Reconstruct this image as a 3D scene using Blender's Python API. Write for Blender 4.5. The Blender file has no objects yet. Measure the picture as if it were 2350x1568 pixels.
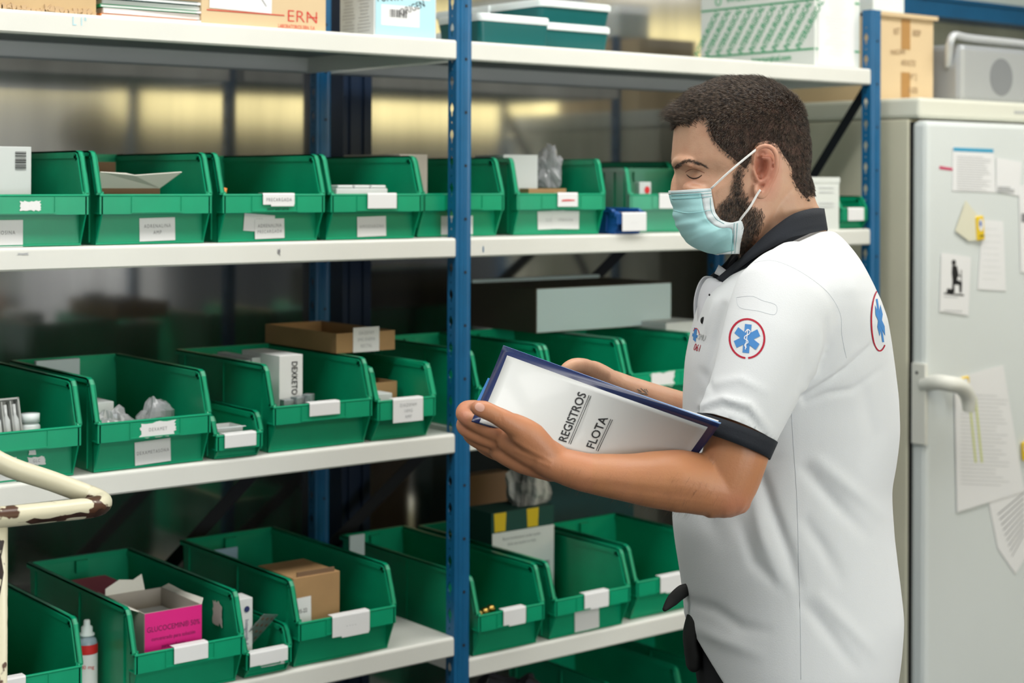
import bpy, math, random
from mathutils import Vector, Matrix, Euler, noise
from mathutils.bvhtree import BVHTree
random.seed(7)
C = bpy.context.scene.collection
PI = math.pi

# ------------------------------------------------------------ camera
F, YAW, ROLL, CX, CY, CAMH = 3812., .6687, .004, 1175., 417.6, 1.6
cyw, syw = math.cos(YAW), math.sin(YAW)
RIGHT = Vector((cyw, -syw, 0)); FWD = Vector((syw, cyw, 0)); UP = Vector((0, 0, 1))
cam_d = bpy.data.cameras.new('camera'); cam = bpy.data.objects.new('camera', cam_d); C.objects.link(cam)
r_ = RIGHT*math.cos(ROLL) + UP*math.sin(ROLL); u_ = UP*math.cos(ROLL) - RIGHT*math.sin(ROLL); b_ = -FWD
cam.matrix_world = Matrix(((r_.x, u_.x, b_.x, 0), (r_.y, u_.y, b_.y, 0), (r_.z, u_.z, b_.z, CAMH), (0, 0, 0, 1)))
cam_d.sensor_width = 36; cam_d.lens = F/2350*36; cam_d.shift_y = -(784-CY)/2350
cam_d.clip_start = .05; cam_d.clip_end = 50
cam_d.dof.use_dof = True; cam_d.dof.focus_distance = 2.2; cam_d.dof.aperture_fstop = 5.2
bpy.context.scene.camera = cam

def ray(px, py):
    r = (px-CX)/F; u = -(py-CY)/F
    xc = r*math.cos(ROLL)-u*math.sin(ROLL); up = r*math.sin(ROLL)+u*math.cos(ROLL)
    return RIGHT*xc + FWD + UP*up
ORG = Vector((0, 0, CAMH))
def onY(px, py, Y): d = ray(px, py); return ORG + d*(Y/d.y)
def onX(px, py, X): d = ray(px, py); return ORG + d*(X/d.x)
def onZ(px, py, Z): d = ray(px, py); return ORG + d*((Z-CAMH)/d.z)
def onD(px, py, D): return ORG + ray(px, py)*D

# ------------------------------------------------------------ world, light, exposure
w = bpy.data.worlds.new('world'); bpy.context.scene.world = w; w.use_nodes = True
w.node_tree.nodes['Background'].inputs[0].default_value = (.75, .85, 1, 1)
w.node_tree.nodes['Background'].inputs[1].default_value = .35
vs = bpy.context.scene.view_settings
vs.view_transform = 'Standard'; vs.look = 'None'; vs.gamma = 1; vs.use_curve_mapping = False; vs.exposure = -0.12

ROOM = dict(x0=-2.2, x1=9.6, y0=-2.6, y1=3.2, z1=3.0)
def area(name, loc, rot, sx, sy, power, col):
    l = bpy.data.lights.new(name, 'AREA'); l.shape = 'RECTANGLE'; l.size = sx; l.size_y = sy; l.energy = power; l.color = col
    o = bpy.data.objects.new(name, l); C.objects.link(o); o.location = loc; o.rotation_euler = rot
    return o
LAMPS = [(-.4, 1.7), (1.0, 1.7), (2.4, 1.7), (3.8, 1.7), (.6, -1.2), (1.9, -1.2), (3.2, -1.2), (7.0, -1.2)]
for i, (lx, ly) in enumerate(LAMPS):
    area('ceiling_panel_light', (lx, ly, 2.93), (0, 0, 0), 1.15, .55, 15.5 if ly > 0 else (11 if lx < 5 else 40), (1, .985, .955))
area('added_front_fill', (1.55, -2.52, 1.45), (PI/2, 0, 0), 2.7, 1.2, 62, (.90, .96, 1))  # invented area light, frontal fill for the shirt and shelf fronts

# ------------------------------------------------------------ materials
MATS = {}
def mat(name, col, rough=.5, metal=0., bump=0., bscale=80., var=0., vscale=6., sss=0., alpha=1., trans=0., spec=.5, col2=None, clear=0., ior=1.45, streak=None, sheen=0.):
    if name in MATS: return MATS[name]
    m = bpy.data.materials.new(name); m.use_nodes = True; nt = m.node_tree; n = nt.nodes; L = nt.links
    b = n['Principled BSDF']
    b.inputs['Base Color'].default_value = (*col, 1); b.inputs['Roughness'].default_value = rough
    b.inputs['Metallic'].default_value = metal; b.inputs['Specular IOR Level'].default_value = spec
    b.inputs['Alpha'].default_value = alpha; b.inputs['Transmission Weight'].default_value = trans; b.inputs['IOR'].default_value = ior
    b.inputs['Coat Weight'].default_value = clear; b.inputs['Coat Roughness'].default_value = .12
    b.inputs['Sheen Weight'].default_value = sheen
    if sss: b.inputs['Subsurface Weight'].default_value = sss; b.inputs['Subsurface Radius'].default_value = (.012, .004, .002); b.inputs['Subsurface Scale'].default_value = 1
    tc = n.new('ShaderNodeTexCoord')
    src = tc.outputs['Object']
    if streak:
        mp = n.new('ShaderNodeMapping'); mp.inputs['Scale'].default_value = streak; L.new(src, mp.inputs[0]); src = mp.outputs[0]
    if var or col2:
        t = n.new('ShaderNodeTexNoise'); t.inputs['Scale'].default_value = vscale; t.inputs['Detail'].default_value = 4; L.new(src, t.inputs[0])
        rp = n.new('ShaderNodeValToRGB'); c2 = col2 or tuple(max(0, c*(1-var)) for c in col)
        rp.color_ramp.elements[0].color = (*c2, 1); rp.color_ramp.elements[1].color = (*col, 1)
        rp.color_ramp.elements[0].position = .35; rp.color_ramp.elements[1].position = .62
        L.new(t.outputs[0], rp.inputs[0]); L.new(rp.outputs[0], b.inputs['Base Color'])
    if bump:
        t2 = n.new('ShaderNodeTexNoise'); t2.inputs['Scale'].default_value = bscale; t2.inputs['Detail'].default_value = 5; L.new(src, t2.inputs[0])
        bp = n.new('ShaderNodeBump'); bp.inputs['Strength'].default_value = bump; bp.inputs['Distance'].default_value = .002
        L.new(t2.outputs[0], bp.inputs['Height']); L.new(bp.outputs[0], b.inputs['Normal'])
    MATS[name] = m; return m
GREEN = mat('green_plastic', (.002, .34, .165), .33, bump=.05, bscale=120, var=.12, vscale=9)
GREEN2 = mat('teal_plastic', (.004, .115, .115), .4)
BLUEP = mat('blue_plastic', (.01, .09, .33), .4)
WHITE = mat('white_enamel', (.74, .74, .69), .38, bump=.05, bscale=25, var=.05, vscale=4)
UNDER = mat('galvanised_underside', (.30, .32, .33), .55)
BLUE = mat('blue_paint', (.006, .115, .27), .33, bump=.06, bscale=60, var=.1, vscale=20)
NAVY = mat('navy_paint', (.004, .018, .050), .45); BRACEM = mat('dark_brace_paint', (.004, .006, .012), .6)
BLACK = mat('black_matte', (.012, .012, .014), .7)
PAPER = mat('white_paper', (.80, .80, .80), .8, bump=.08, bscale=60)
PAPERG = mat('grey_card', (.52, .60, .62), .7, var=.06)
INK = mat('grey_ink', (.22, .22, .23), .8)
INKB = mat('black_ink', (.01, .01, .012), .6)
INKL = mat('faded_ink', (.42, .43, .44), .8)
CARD = mat('brown_cardboard', (.42, .25, .11), .8, var=.12, vscale=14, bump=.1, bscale=90)
TAN = mat('tan_cardboard', (.60, .42, .22), .8, var=.06, vscale=10)
KRAFT = mat('dark_cardboard', (.22, .13, .07), .85, var=.15)
TAPE = mat('brown_tape', (.42, .22, .07), .35)
PINK = mat('magenta_print', (.72, .01, .22), .55)
REDP = mat('red_print', (.65, .02, .02), .6)
GRNP = mat('green_print', (.02, .35, .14), .6)
CYAN = mat('cyan_print', (.45, .72, .80), .55)
YEL = mat('yellow_print', (.80, .55, .02), .5)
ORNG = mat('orange_print', (.85, .25, .05), .5)
FRID = mat('fridge_enamel', (.70, .74, .73), .32, var=.03, vscale=3)
CREAM = mat('cream_enamel', (.62, .60, .47), .4, var=.05, vscale=5)
GASK = mat('rubber_gasket', (.008, .008, .008), .7)
CLEARP = mat('clear_plastic', (.9, .92, .95), .12, alpha=.28, spec=.8)
FROST = mat('frosted_lid', (.78, .84, .84), .35, sss=.1)
SILV = mat('silver_plastic', (.42, .44, .46), .35, metal=.3)
GLASSW = mat('milky_plastic', (.45, .52, .58), .25, trans=.25)

# ------------------------------------------------------------ mesh building
class MB:
    def __init__(s, M=None): s.v = []; s.f = []; s.M = M
    def add(s, vs, fs):
        o = len(s.v)
        s.v += [(s.M @ Vector(p)) if s.M else Vector(p) for p in vs]; s.f += [tuple(i+o for i in f) for f in fs]; return s
    def box(s, x0, x1, y0, y1, z0, z1, R=None):
        p = [Vector((x, y, z)) for z in (z0, z1) for x, y in ((x0, y0), (x1, y0), (x1, y1), (x0, y1))]
        if R:
            c = Vector(((x0+x1)/2, (y0+y1)/2, (z0+z1)/2)); p = [c + R @ (q-c) for q in p]
        return s.add(p, [(0, 3, 2, 1), (4, 5, 6, 7), (0, 1, 5, 4), (1, 2, 6, 5), (2, 3, 7, 6), (3, 0, 4, 7)])
    def prism(s, poly, axis, a, b):
        # poly in the two other axes (order x,y,z without axis), extruded a..b
        def mk(p, t):
            return {'x': (t, p[0], p[1]), 'y': (p[0], t, p[1]), 'z': (p[0], p[1], t)}[axis]
        n = len(poly)
        vs = [mk(p, a) for p in poly]+[mk(p, b) for p in poly]
        fs = [tuple(range(n))[::-1], tuple(range(n, 2*n))]+[(i, (i+1) % n, (i+1) % n+n, i+n) for i in range(n)]
        return s.add(vs, fs)
    def tube(s, path, rad, n=10, flat=None, smooth=0, caps=True):
        P = [Vector(p) for p in path]; R = list(rad) if hasattr(rad, '__len__') else [rad]*len(P)
        if smooth: P, R = catmull(P, R, smooth)
        m = len(P); T = [(P[min(i+1, m-1)]-P[max(i-1, 0)]).normalized() for i in range(m)]
        a = Vector((0, 0, 1)) if abs(T[0].z) < .9 else Vector((0, 1, 0))
        N = (a - T[0]*a.dot(T[0])).normalized(); vs = []
        for i in range(m):
            N = (N - T[i]*N.dot(T[i])).normalized(); B = T[i].cross(N)
            for k in range(n):
                t = 2*PI*k/n; vs.append(P[i] + (N*math.cos(t) + B*math.sin(t))*R[i])
        fs = [(i*n+k, i*n+(k+1) % n, (i+1)*n+(k+1) % n, (i+1)*n+k) for i in range(m-1) for k in range(n)]
        if caps: fs += [tuple(range(n))[::-1], tuple(range((m-1)*n, m*n))]
        return s.add(vs, fs)
    def limb(s, pts, n=20, sub=5):
        # rounded tapered limb: pts = (Vector, r1, r2) ; r1 across 'up', r2 across depth
        P = [p[0] for p in pts]; R = [Vector((p[1], p[2], 0)) for p in pts]
        P2, R2 = catmull(P, R, sub)
        # rounded ends
        def endcap(p, t, r): return [(p+t*(r.x*q), r*math.sqrt(max(0, 1-q*q))) for q in (.45, .8, .96)]
        t0 = (P2[0]-P2[1]).normalized(); t1 = (P2[-1]-P2[-2]).normalized()
        a = endcap(P2[0], t0, R2[0])[::-1]; b = endcap(P2[-1], t1, R2[-1])
        P2 = [x[0] for x in a]+P2+[x[0] for x in b]; R2 = [x[1] for x in a]+R2+[x[1] for x in b]
        m = len(P2); vs = []
        for i in range(m):
            T = (P2[min(i+1, m-1)]-P2[max(i-1, 0)]).normalized()
            B = (FWD - T*FWD.dot(T)); B = B.normalized() if B.length > .2 else (UP-T*UP.dot(T)).normalized()
            N = T.cross(B)
            for k in range(n):
                t = 2*PI*k/n; vs.append(P2[i] + N*math.cos(t)*R2[i].x + B*math.sin(t)*R2[i].y)
        fs = [(i*n+k, i*n+(k+1) % n, (i+1)*n+(k+1) % n, (i+1)*n+k) for i in range(m-1) for k in range(n)]
        fs += [tuple(range(n))[::-1], tuple(range((m-1)*n, m*n))]
        return s.add(vs, fs)
    def loft(s, rings, caps=True, closed=True):
        n = len(rings[0]); vs = [p for r in rings for p in r]; kk = n if closed else n-1
        fs = [(i*n+k, i*n+(k+1) % n, (i+1)*n+(k+1) % n, (i+1)*n+k) for i in range(len(rings)-1) for k in range(kk)]
        if caps: fs += [tuple(range(n))[::-1], tuple(range((len(rings)-1)*n, len(rings)*n))]
        return s.add(vs, fs)
    def ball(s, c, rx, ry, rz, n=14, R=None):
        c = Vector(c); vs = []; m = n//2+1
        for i in range(m+1):
            th = PI*i/m
            for k in range(n):
                ph = 2*PI*k/n; q = Vector((rx*math.sin(th)*math.cos(ph), ry*math.sin(th)*math.sin(ph), rz*math.cos(th)))
                vs.append(c + (R @ q if R else q))
        return s.add(vs, [(i*n+k, i*n+(k+1) % n, (i+1)*n+(k+1) % n, (i+1)*n+k) for i in range(m) for k in range(n)])

def catmull(P, R, sub):
    m = len(P); Q = []; S = []
    for i in range(m-1):
        p0, p1, p2, p3 = P[max(i-1, 0)], P[i], P[i+1], P[min(i+2, m-1)]
        for k in range(sub):
            t = k/sub
            Q.append(.5*((2*p1)+(p2-p0)*t+(2*p0-5*p1+4*p2-p3)*t*t+(3*p1-p0-3*p2+p3)*t**3)); S.append(R[i]+(R[i+1]-R[i])*t)
    Q.append(P[-1]); S.append(R[-1]); return Q, S

ROOT = {}
def build(name, mb, m, parent=None, smooth=False, bevel=0, mats=None, label=None, fix=True, local=False):
    """mb in WORLD coordinates unless local; parts are stored in their thing's frame."""
    vs = mb.v
    if parent is not None and not local:
        inv = ROOT.get(parent.name)
        if inv is not None: vs = [inv @ v for v in vs]
    me = bpy.data.meshes.new(name); me.from_pydata([tuple(v) for v in vs], [], mb.f); me.validate()
    import bmesh as _b
    if fix:
        bm = _b.new(); bm.from_mesh(me); _b.ops.remove_doubles(bm, verts=bm.verts, dist=1e-6); _b.ops.recalc_face_normals(bm, faces=bm.faces); bm.to_mesh(me); bm.free()
    me.materials.append(m)
    if smooth: me.polygons.foreach_set('use_smooth', [True]*len(me.polygons))
    o = bpy.data.objects.new(name, me); C.objects.link(o)
    if parent is not None:
        o.parent = parent
        if parent.name in ROOT: ROOT[o.name] = ROOT[parent.name]
    if bevel:
        md = o.modifiers.new('bevel', 'BEVEL'); md.width = bevel; md.segments = 2; md.limit_method = 'ANGLE'; md.angle_limit = .6
    if label: o['label'] = label
    return o
def smooth_by_angle(o, ang=.6):
    me = o.data
    me.polygons.foreach_set('use_smooth', [True]*len(me.polygons))
    try: me.set_sharp_from_angle(angle=ang)
    except Exception: pass
def tag(o, label, cat, group=None):
    if o.type == 'MESH' and o.parent is None and o.location.length == 0 and o.name not in ROOT and not o.children:
        vv = [v.co for v in o.data.vertices]; c = Vector(((min(v.x for v in vv)+max(v.x for v in vv))/2, (min(v.y for v in vv)+max(v.y for v in vv))/2, min(v.z for v in vv)))
        o.data.transform(Matrix.Translation(-c)); o.location = c; ROOT[o.name] = Matrix.Translation(-c)
    o['label'] = label; o['category'] = cat
    if group: o['group'] = group
    return o
def thing(name, label, cat, M=None, group=None):
    o = bpy.data.objects.new(name, None); C.objects.link(o); o.empty_display_size = .05
    M = M or Matrix.Identity(4)
    o.matrix_world = M; ROOT[o.name] = M.inverted()
    return tag(o, label, cat, group)
def single(name, label, cat, mb, m, M, group=None, **k):
    """a thing that is one mesh, with its origin at M; mb in local coordinates of M"""
    o = build(name, mb, m, **k); o.matrix_world = M; ROOT[o.name] = M.inverted(); return tag(o, label, cat, group)
def frame(x, y, z, rz=0., rx=0., ry=0.):
    return Matrix.Translation((x, y, z)) @ Euler((rx, ry, rz)).to_matrix().to_4x4()
def struct(name, mb, m, **k):
    o = build(name, mb, m, **k); o['kind'] = 'structure'; return o

_txt = {}
def text_geo(s, size, sx=1., sp=1., bold=0.):
    key = (s, bold, sp)
    if key not in _txt:
        cu = bpy.data.curves.new('t', 'FONT'); cu.body = s; cu.size = 1; cu.resolution_u = 3; cu.space_character = sp; cu.offset = bold
        cu.align_x = 'CENTER'; cu.align_y = 'CENTER'
        ob = bpy.data.objects.new('t', cu); C.objects.link(ob)
        dg = bpy.context.evaluated_depsgraph_get(); ev = ob.evaluated_get(dg); me = ev.to_mesh()
        _txt[key] = ([v.co.copy() for v in me.vertices], [tuple(p.vertices) for p in me.polygons])
        ev.to_mesh_clear(); bpy.data.objects.remove(ob); bpy.data.curves.remove(cu)
    v, f = _txt[key]
    return [Vector((p.x*size*sx, p.y*size, 0)) for p in v], f
def text_on(mb, M, s, size, u=0., v=0., rot=0., sx=1., sp=1., bold=0.):
    """flat lettering on the plane of M (x right, y up, z out)"""
    vv, ff = text_geo(s, size, sx, sp, bold); c, sn = math.cos(rot), math.sin(rot)
    mb.add([M @ Vector((u+p.x*c-p.y*sn, v+p.x*sn+p.y*c, 0)) for p in vv], ff); return mb
def flat(mb, M, poly, t=.0003):
    """thin sheet of real thickness: polygon on the plane of M"""
    n = len(poly); vs = [M @ Vector((a, b, 0)) for a, b in poly]+[M @ Vector((a, b, t)) for a, b in poly]
    return mb.add(vs, [tuple(range(n))[::-1], tuple(range(n, 2*n))]+[(i, (i+1) % n, (i+1) % n+n, i+n) for i in range(n)])
def rect(cx, cy, w, h, rot=0.):
    c, s = math.cos(rot), math.sin(rot)
    return [(cx+a*c-b*s, cy+a*s+b*c) for a, b in ((-w/2, -h/2), (w/2, -h/2), (w/2, h/2), (-w/2, h/2))]
def torn(cx, cy, w, h, rough=.12, n=10, seed=0):
    rr = random.Random(seed); P = []
    for (a, b), (c, d) in (((-.5, -.5), (.5, -.5)), ((.5, -.5), (.5, .5)), ((.5, .5), (-.5, .5)), ((-.5, .5), (-.5, -.5))):
        for i in range(n):
            t = i/n; e = rr.uniform(-1, .2)*rough
            x = a+(c-a)*t; y = b+(d-b)*t
            P.append((cx+w*x*(1+e), cy+h*y*(1+e*1.5)))
    return P
def face_frame(o, right, out):
    """matrix with x=right, z=out, y=up on the surface, at o"""
    r = Vector(right).normalized(); z = Vector(out).normalized(); y = z.cross(r).normalized()
    return Matrix(((r.x, y.x, z.x, o[0]), (r.y, y.y, z.y, o[1]), (r.z, y.z, z.z, o[2]), (0, 0, 0, 1)))
# ------------------------------------------------------------ room shell
R = ROOM
def wallmat(name, col, rough, **k): return mat(name, col, rough, **k)
PANEL = mat('glossy_wall_panel', (.58, .58, .57), .10, metal=.95, bump=.01, bscale=3, var=.2, vscale=1.6, streak=(6, 1, .4))
YWALL = mat('yellow_wall_paint', (.88, .74, .32), .6)
GWALL = mat('pale_grey_green_wall', (.55, .62, .60), .6, var=.04, vscale=1)
DWALL = mat('dark_lower_wall_paint', (.10, .115, .13), .6)
CEIL = mat('white_ceiling_tile', (.45, .47, .47), .8)
FLOOR = mat('grey_vinyl_floor', (.04, .042, .046), .4, var=.2, vscale=8)
struct('floor', MB().box(R['x0'], R['x1'], R['y0'], R['y1'], -.1, 0), FLOOR)
struct('ceiling', MB().box(R['x0'], R['x1'], R['y0'], R['y1'], R['z1'], R['z1']+.1), CEIL)
wb = struct('wall_back', MB().box(R['x0'], R['x1'], R['y1'], R['y1']+.1, 0, 2.14), PANEL)
struct('wall_back_upper', MB().box(R['x0'], R['x1'], R['y1'], R['y1']+.1, 2.14, 3.0), GWALL)
struct('wall_right', MB().box(R['x1'], R['x1']+.1, R['y0'], R['y1'], 0, R['z1']), GWALL)
struct('wall_front_lower', MB().box(R['x0'], R['x1'], R['y0']-.1, R['y0'], 0, 1.93), mat('grey_wall_paint', (.09, .10, .115), .6))
struct('wall_front_upper', MB().box(R['x0'], R['x1'], R['y0']-.1, R['y0'], 1.93, 3.0), YWALL)
wy = R['y0']
wf = MB().box(.2, 9.4, wy, wy+.03, 1.92, 1.95).box(.2, 9.4, wy, wy+.03, 2.80, 2.83)
for k in (0, 1): wf.box(.2+k*9.17, .23+k*9.17, wy, wy+.03, 1.95, 2.80)
w2 = struct('added_glow_window', wf, WHITE)  # unseen frame added around the yellow glow mirrored in the wall panel
YGLOW = bpy.data.materials.new('added_yellow_glow'); YGLOW.use_nodes = True; e_ = YGLOW.node_tree.nodes['Principled BSDF']; e_.inputs['Base Color'].default_value = (.8, .7, .3, 1); e_.inputs['Emission Color'].default_value = (1, .84, .42, 1); e_.inputs['Emission Strength'].default_value = 2.1  # glow added so the wall panel reflects a brighter yellow band
build('added_glow_sheet', MB().box(.23, 9.38, wy+.004, wy+.008, 1.95, 2.80), YGLOW, w2)
wf = MB().box(.15, 2.95, wy, wy+.04, .80, .85).box(.15, 2.95, wy, wy+.04, 2.05-.15, 2.05-.10)
for xx in (.15, 1.52, 2.90): wf.box(xx, xx+.05, wy, wy+.04, .85, 1.90)
w3 = struct('added_fill_window', wf, WHITE)  # window frame made up to house the front fill light
PANE = bpy.data.materials.new('added_fill_glow'); PANE.use_nodes = True; e_ = PANE.node_tree.nodes['Principled BSDF']; e_.inputs['Base Color'].default_value = (.8, .85, .9, 1); e_.inputs['Emission Color'].default_value = (.9, .96, 1, 1); e_.inputs['Emission Strength'].default_value = 2.0  # emissive pane added with the fill light, no known window there
build('pane', MB().box(.2, 2.90, wy+.005, wy+.012, .85, 1.90), PANE, w3)
lw = MB(); x0 = R['x0']
lw.box(x0-.1, x0, R['y0'], -.5, 0, 3).box(x0-.1, x0, 1.7, R['y1'], 0, 3).box(x0-.1, x0, -.5, 1.7, 0, 1.0).box(x0-.1, x0, -.5, 1.7, 2.5, 3)
struct('wall_left', lw, GWALL)
wf = MB()
for y in (-.5, .57, 1.66): wf.box(x0-.08, x0-.02, y, y+.05, 1.0, 2.5)
wf.box(x0-.08, x0-.02, -.5, 1.7, 1.0, 1.05).box(x0-.08, x0-.02, -.5, 1.7, 2.45, 2.5)
win = struct('window_1', wf, WHITE)
build('pane', MB().box(x0-.055, x0-.05, -.45, 1.66, 1.05, 2.45), CLEARP, win)
# lamps of the ceiling
LAMPM = bpy.data.materials.new('lamp_diffuser'); LAMPM.use_nodes = True
e = LAMPM.node_tree.nodes['Principled BSDF']; e.inputs['Emission Color'].default_value = (1, .97, .9, 1); e.inputs['Emission Strength'].default_value = 3
e.inputs['Base Color'].default_value = (.9, .9, .9, 1)
for i, (lx, ly) in enumerate(LAMPS):
    t = thing('ceiling_lamp', ['leftmost', 'second', 'third', 'rightmost'][i]+' white ceiling lamp above the aisle by the shelving' if ly > 0 else ['left', 'middle', 'right', 'outlying'][i-4]+' white ceiling lamp on the far side of the room', 'lamp', Matrix.Translation((lx, ly, 3.0)), 'ceiling lamps above the aisle' if ly > 0 else 'ceiling lamps on the far side of the room')
    f = MB(); w_, d_ = .6, .3
    f.box(lx-w_, lx+w_, ly-d_, ly-d_+.02, 2.945, 3.0).box(lx-w_, lx+w_, ly+d_-.02, ly+d_, 2.945, 3.0).box(lx-w_, lx-w_+.02, ly-d_+.02, ly+d_-.02, 2.945, 3.0).box(lx+w_-.02, lx+w_, ly-d_+.02, ly+d_-.02, 2.945, 3.0)
    build('lamp_frame', f, WHITE, t)
    build('diffuser', MB().box(lx-w_+.02, lx+w_-.02, ly-d_+.02, ly+d_-.02, 2.95, 2.96), LAMPM, t)
# blue pillar and rail on the rear wall
p = MB().box(1.985, 2.06, 3.115, 3.198, 0, 2.10); p.box(2.0, 2.006, 3.109, 3.115, 0, 2.10).box(2.036, 2.042, 3.109, 3.115, 0, 2.10)
tag(build('wall_pillar', p, NAVY), 'dark blue steel pillar against the rear wall behind the shelving', 'pillar')
rl = MB().box(-1.0, 9.55, 3.15, 3.198, 2.105, 2.165)
rl.box(-1.0, 9.55, 3.14, 3.15, 2.105, 2.115).box(-1.0, 9.55, 3.14, 3.15, 2.155, 2.165)
tag(build('wall_rail', rl, BLUE), 'long blue horizontal metal rail along the top of the rear wall', 'rail')

# ------------------------------------------------------------ shelving
YS = 2.5; YB = 3.03
XM, XR = 1.842, 3.0316
ZA, ZB, ZC, ZD1, ZD2, ZE = 1.865, 1.495, 1.129, .749, .702, .33
def shelf(x0, x1, z, label):
    t = thing('shelf', label, 'shelf', Matrix.Translation((x0, YS, z)), 'shelving boards')
    h = .037; n = []
    r = .006
    # rolled front edge: cross section in y,z
    sec = [(YS+r*(1-math.cos(a)), z-r*(1-math.sin(a))) for a in [i*PI/8 for i in range(5)]]
    prof = [(YS+.03, z-.0015), (YS+.03, z)] + sec[::-1] + [(YS, z-h+.003), (YS+.003, z-h), (YS+.018, z-h), (YS+.018, z-h+.0015), (YS+.004, z-h+.0015), (YS+.0015, z-h+.005), (YS+.0015, z-.007), (YS+.006, z-.0015)]
    m = MB(); m.prism(prof, 'x', x0, x1)
    m.box(x0, x1, YS+.03, YB, z-.0015, z)
    m.box(x0, x0+.0015, YS+.002, YB, z-h, z-.002).box(x1-.0015, x1, YS+.002, YB, z-h, z-.002)
    m.box(x0, x1, YB-.0015, YB, z-h, z-.0015)
    o = build('board', m, WHITE, t)
    m = MB(); m.box(x0+.01, x1-.01, YB-.03, YB-.003, z-h, z-h+.0015)
    m.box(x0+.004, x1-.004, (YS+YB)/2-.03, (YS+YB)/2+.03, z-.014, z-.002)
    m.box(x0+.003, x1-.003, YS+.02, YB-.003, z-.004, z-.0018)
    build('stiffener', m, UNDER, t)
    return t
LB = [(ZA, 'topmost'), (ZB, 'second'), (ZC, 'third'), (ZD1, 'fourth')]
for z, w_ in LB: shelf(.45, XM-.0005, z, (f'{w_} white metal shelf of the left bay' if w_ == 'topmost' else f'{w_} white metal shelf from the top in the left bay'))
for z, w_ in [(ZA, 'topmost'), (ZB, 'second'), (ZC, 'third'), (ZD2, 'fourth'), (ZE, 'lowest')]:
    shelf(XM+.035, XR-.0008, z, (f'{w_} white metal shelf of the right bay' if w_ in ('topmost', 'lowest') else f'{w_} white metal shelf from the top in the right bay'))
# wear marks on the left bay edges
def diamond_cut(x, y0, y1, z): pass
def post(x, y, back=False, top=2.0, label='', flip=False):
    """slotted angle upright: plain face (with bolt dimples) and a perforated flange with pear-shaped keyholes, really cut through"""
    t = thing('shelf_upright', label, 'upright', Matrix.Translation((x, y, 0)), 'blue shelving uprights')
    w_ = .034; th = .0018; d_ = .026
    yy = y if not back else y-.0
    m = MB()
    # face with two rolled ridges
    prof = [(x, yy), (x+.006, yy-.0005), (x+.009, yy-.003), (x+.014, yy-.003), (x+.017, yy-.0005), (x+.026, yy-.0005), (x+.030, yy-.002), (x+w_, yy-.001), (x+w_, yy+th), (x, yy+th)]
    m.prism(prof, 'z', 0, top)
    fa = build('face', m, BLUE, t)
    # flange: strips between the keyholes
    m = MB(); pitch = .05; z = .02; y0, y1 = yy+th, yy+d_; ym = (y0+y1)/2+.001
    xa, xb = x, x+th
    def quad(pl):  # polygon in (y,z)
        m.prism(pl, 'x', xa, xb)
    quad([(y0, 0), (y1, 0), (y1, z), (y0, z)])
    while z < top-.06:
        # keyhole: narrow slot + diamond ; profile half-widths along z
        prof = [(0, 0), (.004, .0022), (.010, .0025), (.014, .0055), (.018, .0062), (.022, .0052), (.027, .0018), (.031, 0)]
        c = [(z+a, ym-b) for a, b in prof]; dd = [(z+a, ym+b) for a, b in prof]
        for (za, ya), (zb, yb) in zip(c[:-1], c[1:]): quad([(y0, za), (ya, za), (yb, zb), (y0, zb)])
        for (za, ya), (zb, yb) in zip(dd[:-1], dd[1:]): quad([(ya, za), (y1, za), (y1, zb), (yb, zb)])
        z2 = z+.031
        quad([(y0, z2), (y1, z2), (y1, z2+.008), (y0, z2+.008)])
        quad([(y0, z2+.008), (ym-.0018, z2+.008), (ym-.0018, z2+.012), (y0, z2+.012)]); quad([(ym+.0018, z2+.008), (y1, z2+.008), (y1, z2+.012), (ym+.0018, z2+.012)])
        quad([(y0, z2+.012), (y1, z2+.012), (y1, z+pitch), (y0, z+pitch)])
        z += pitch
    quad([(y0, z), (y1, z), (y1, top), (y0, top)])
    build('perforated_flange', m, BLUE, t)
    m = MB(); z = .03
    while z < top-.01:
        m.tube([(x+.022, yy-.0012, z), (x+.022, yy+.0005, z)], .0029, 12)
        z += .1
    build('bolt_hole', m, BLACK, t)['kind'] = 'stuff'
    return t
post(XM, YS, label='blue perforated steel upright between the two shelving bays, in front')
post(XR, YS, top=2.002, label='blue perforated steel upright at the right end of the shelving, beside the fridge')
post(XM, 2.995, label='dark blue rear upright between the two shelving bays')
post(XR, 3.0, label='blue rear upright at the right end of the shelving')
def brace(name, a, b, label, w_=.014):
    a = Vector(a); b = Vector(b); d = (b-a).normalized(); s = (d.cross(Vector((0, 1, 0))) if abs(d.y) < .3 else d.cross(Vector((1, 0, 0)))).normalized()*w_
    o = Vector((0, .002, 0)) if abs(d.y) < .3 else Vector((.002, 0, 0))
    m = MB().add([a-s, a+s, b+s, b-s, a-s+o, a+s+o, b+s+o, b-s+o], [(0, 1, 2, 3), (4, 7, 6, 5), (0, 4, 5, 1), (1, 5, 6, 2), (2, 6, 7, 3), (3, 7, 4, 0)])
    tag(build(name, m, BRACEM), label, 'brace', 'diagonal shelf braces')
p1 = onX(1990, 198, XR+.004); p2 = onX(1870, 397, XR+.004)
dd = (p2-p1)/(p2.y-p1.y); brace('diagonal_brace', p1, p1+dd*(2.99-p1.y), 'dark diagonal brace on the open end of the shelving beside the fridge', .012)
q1, q2 = onY(1367, 637, YB+.006), onY(1423, 580, YB+.006); qd = (q2-q1)/(q2.z-q1.z)
brace('diagonal_brace', q1+qd*(.76-q1.z), q1+qd*(1.48-q1.z), 'dark diagonal brace across the back of the right bay')
brace('diagonal_brace', (1.82, YB+.006, 1.08), (1.45, YB+.006, .76), 'dark diagonal brace behind the fourth shelf of the left bay')
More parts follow.
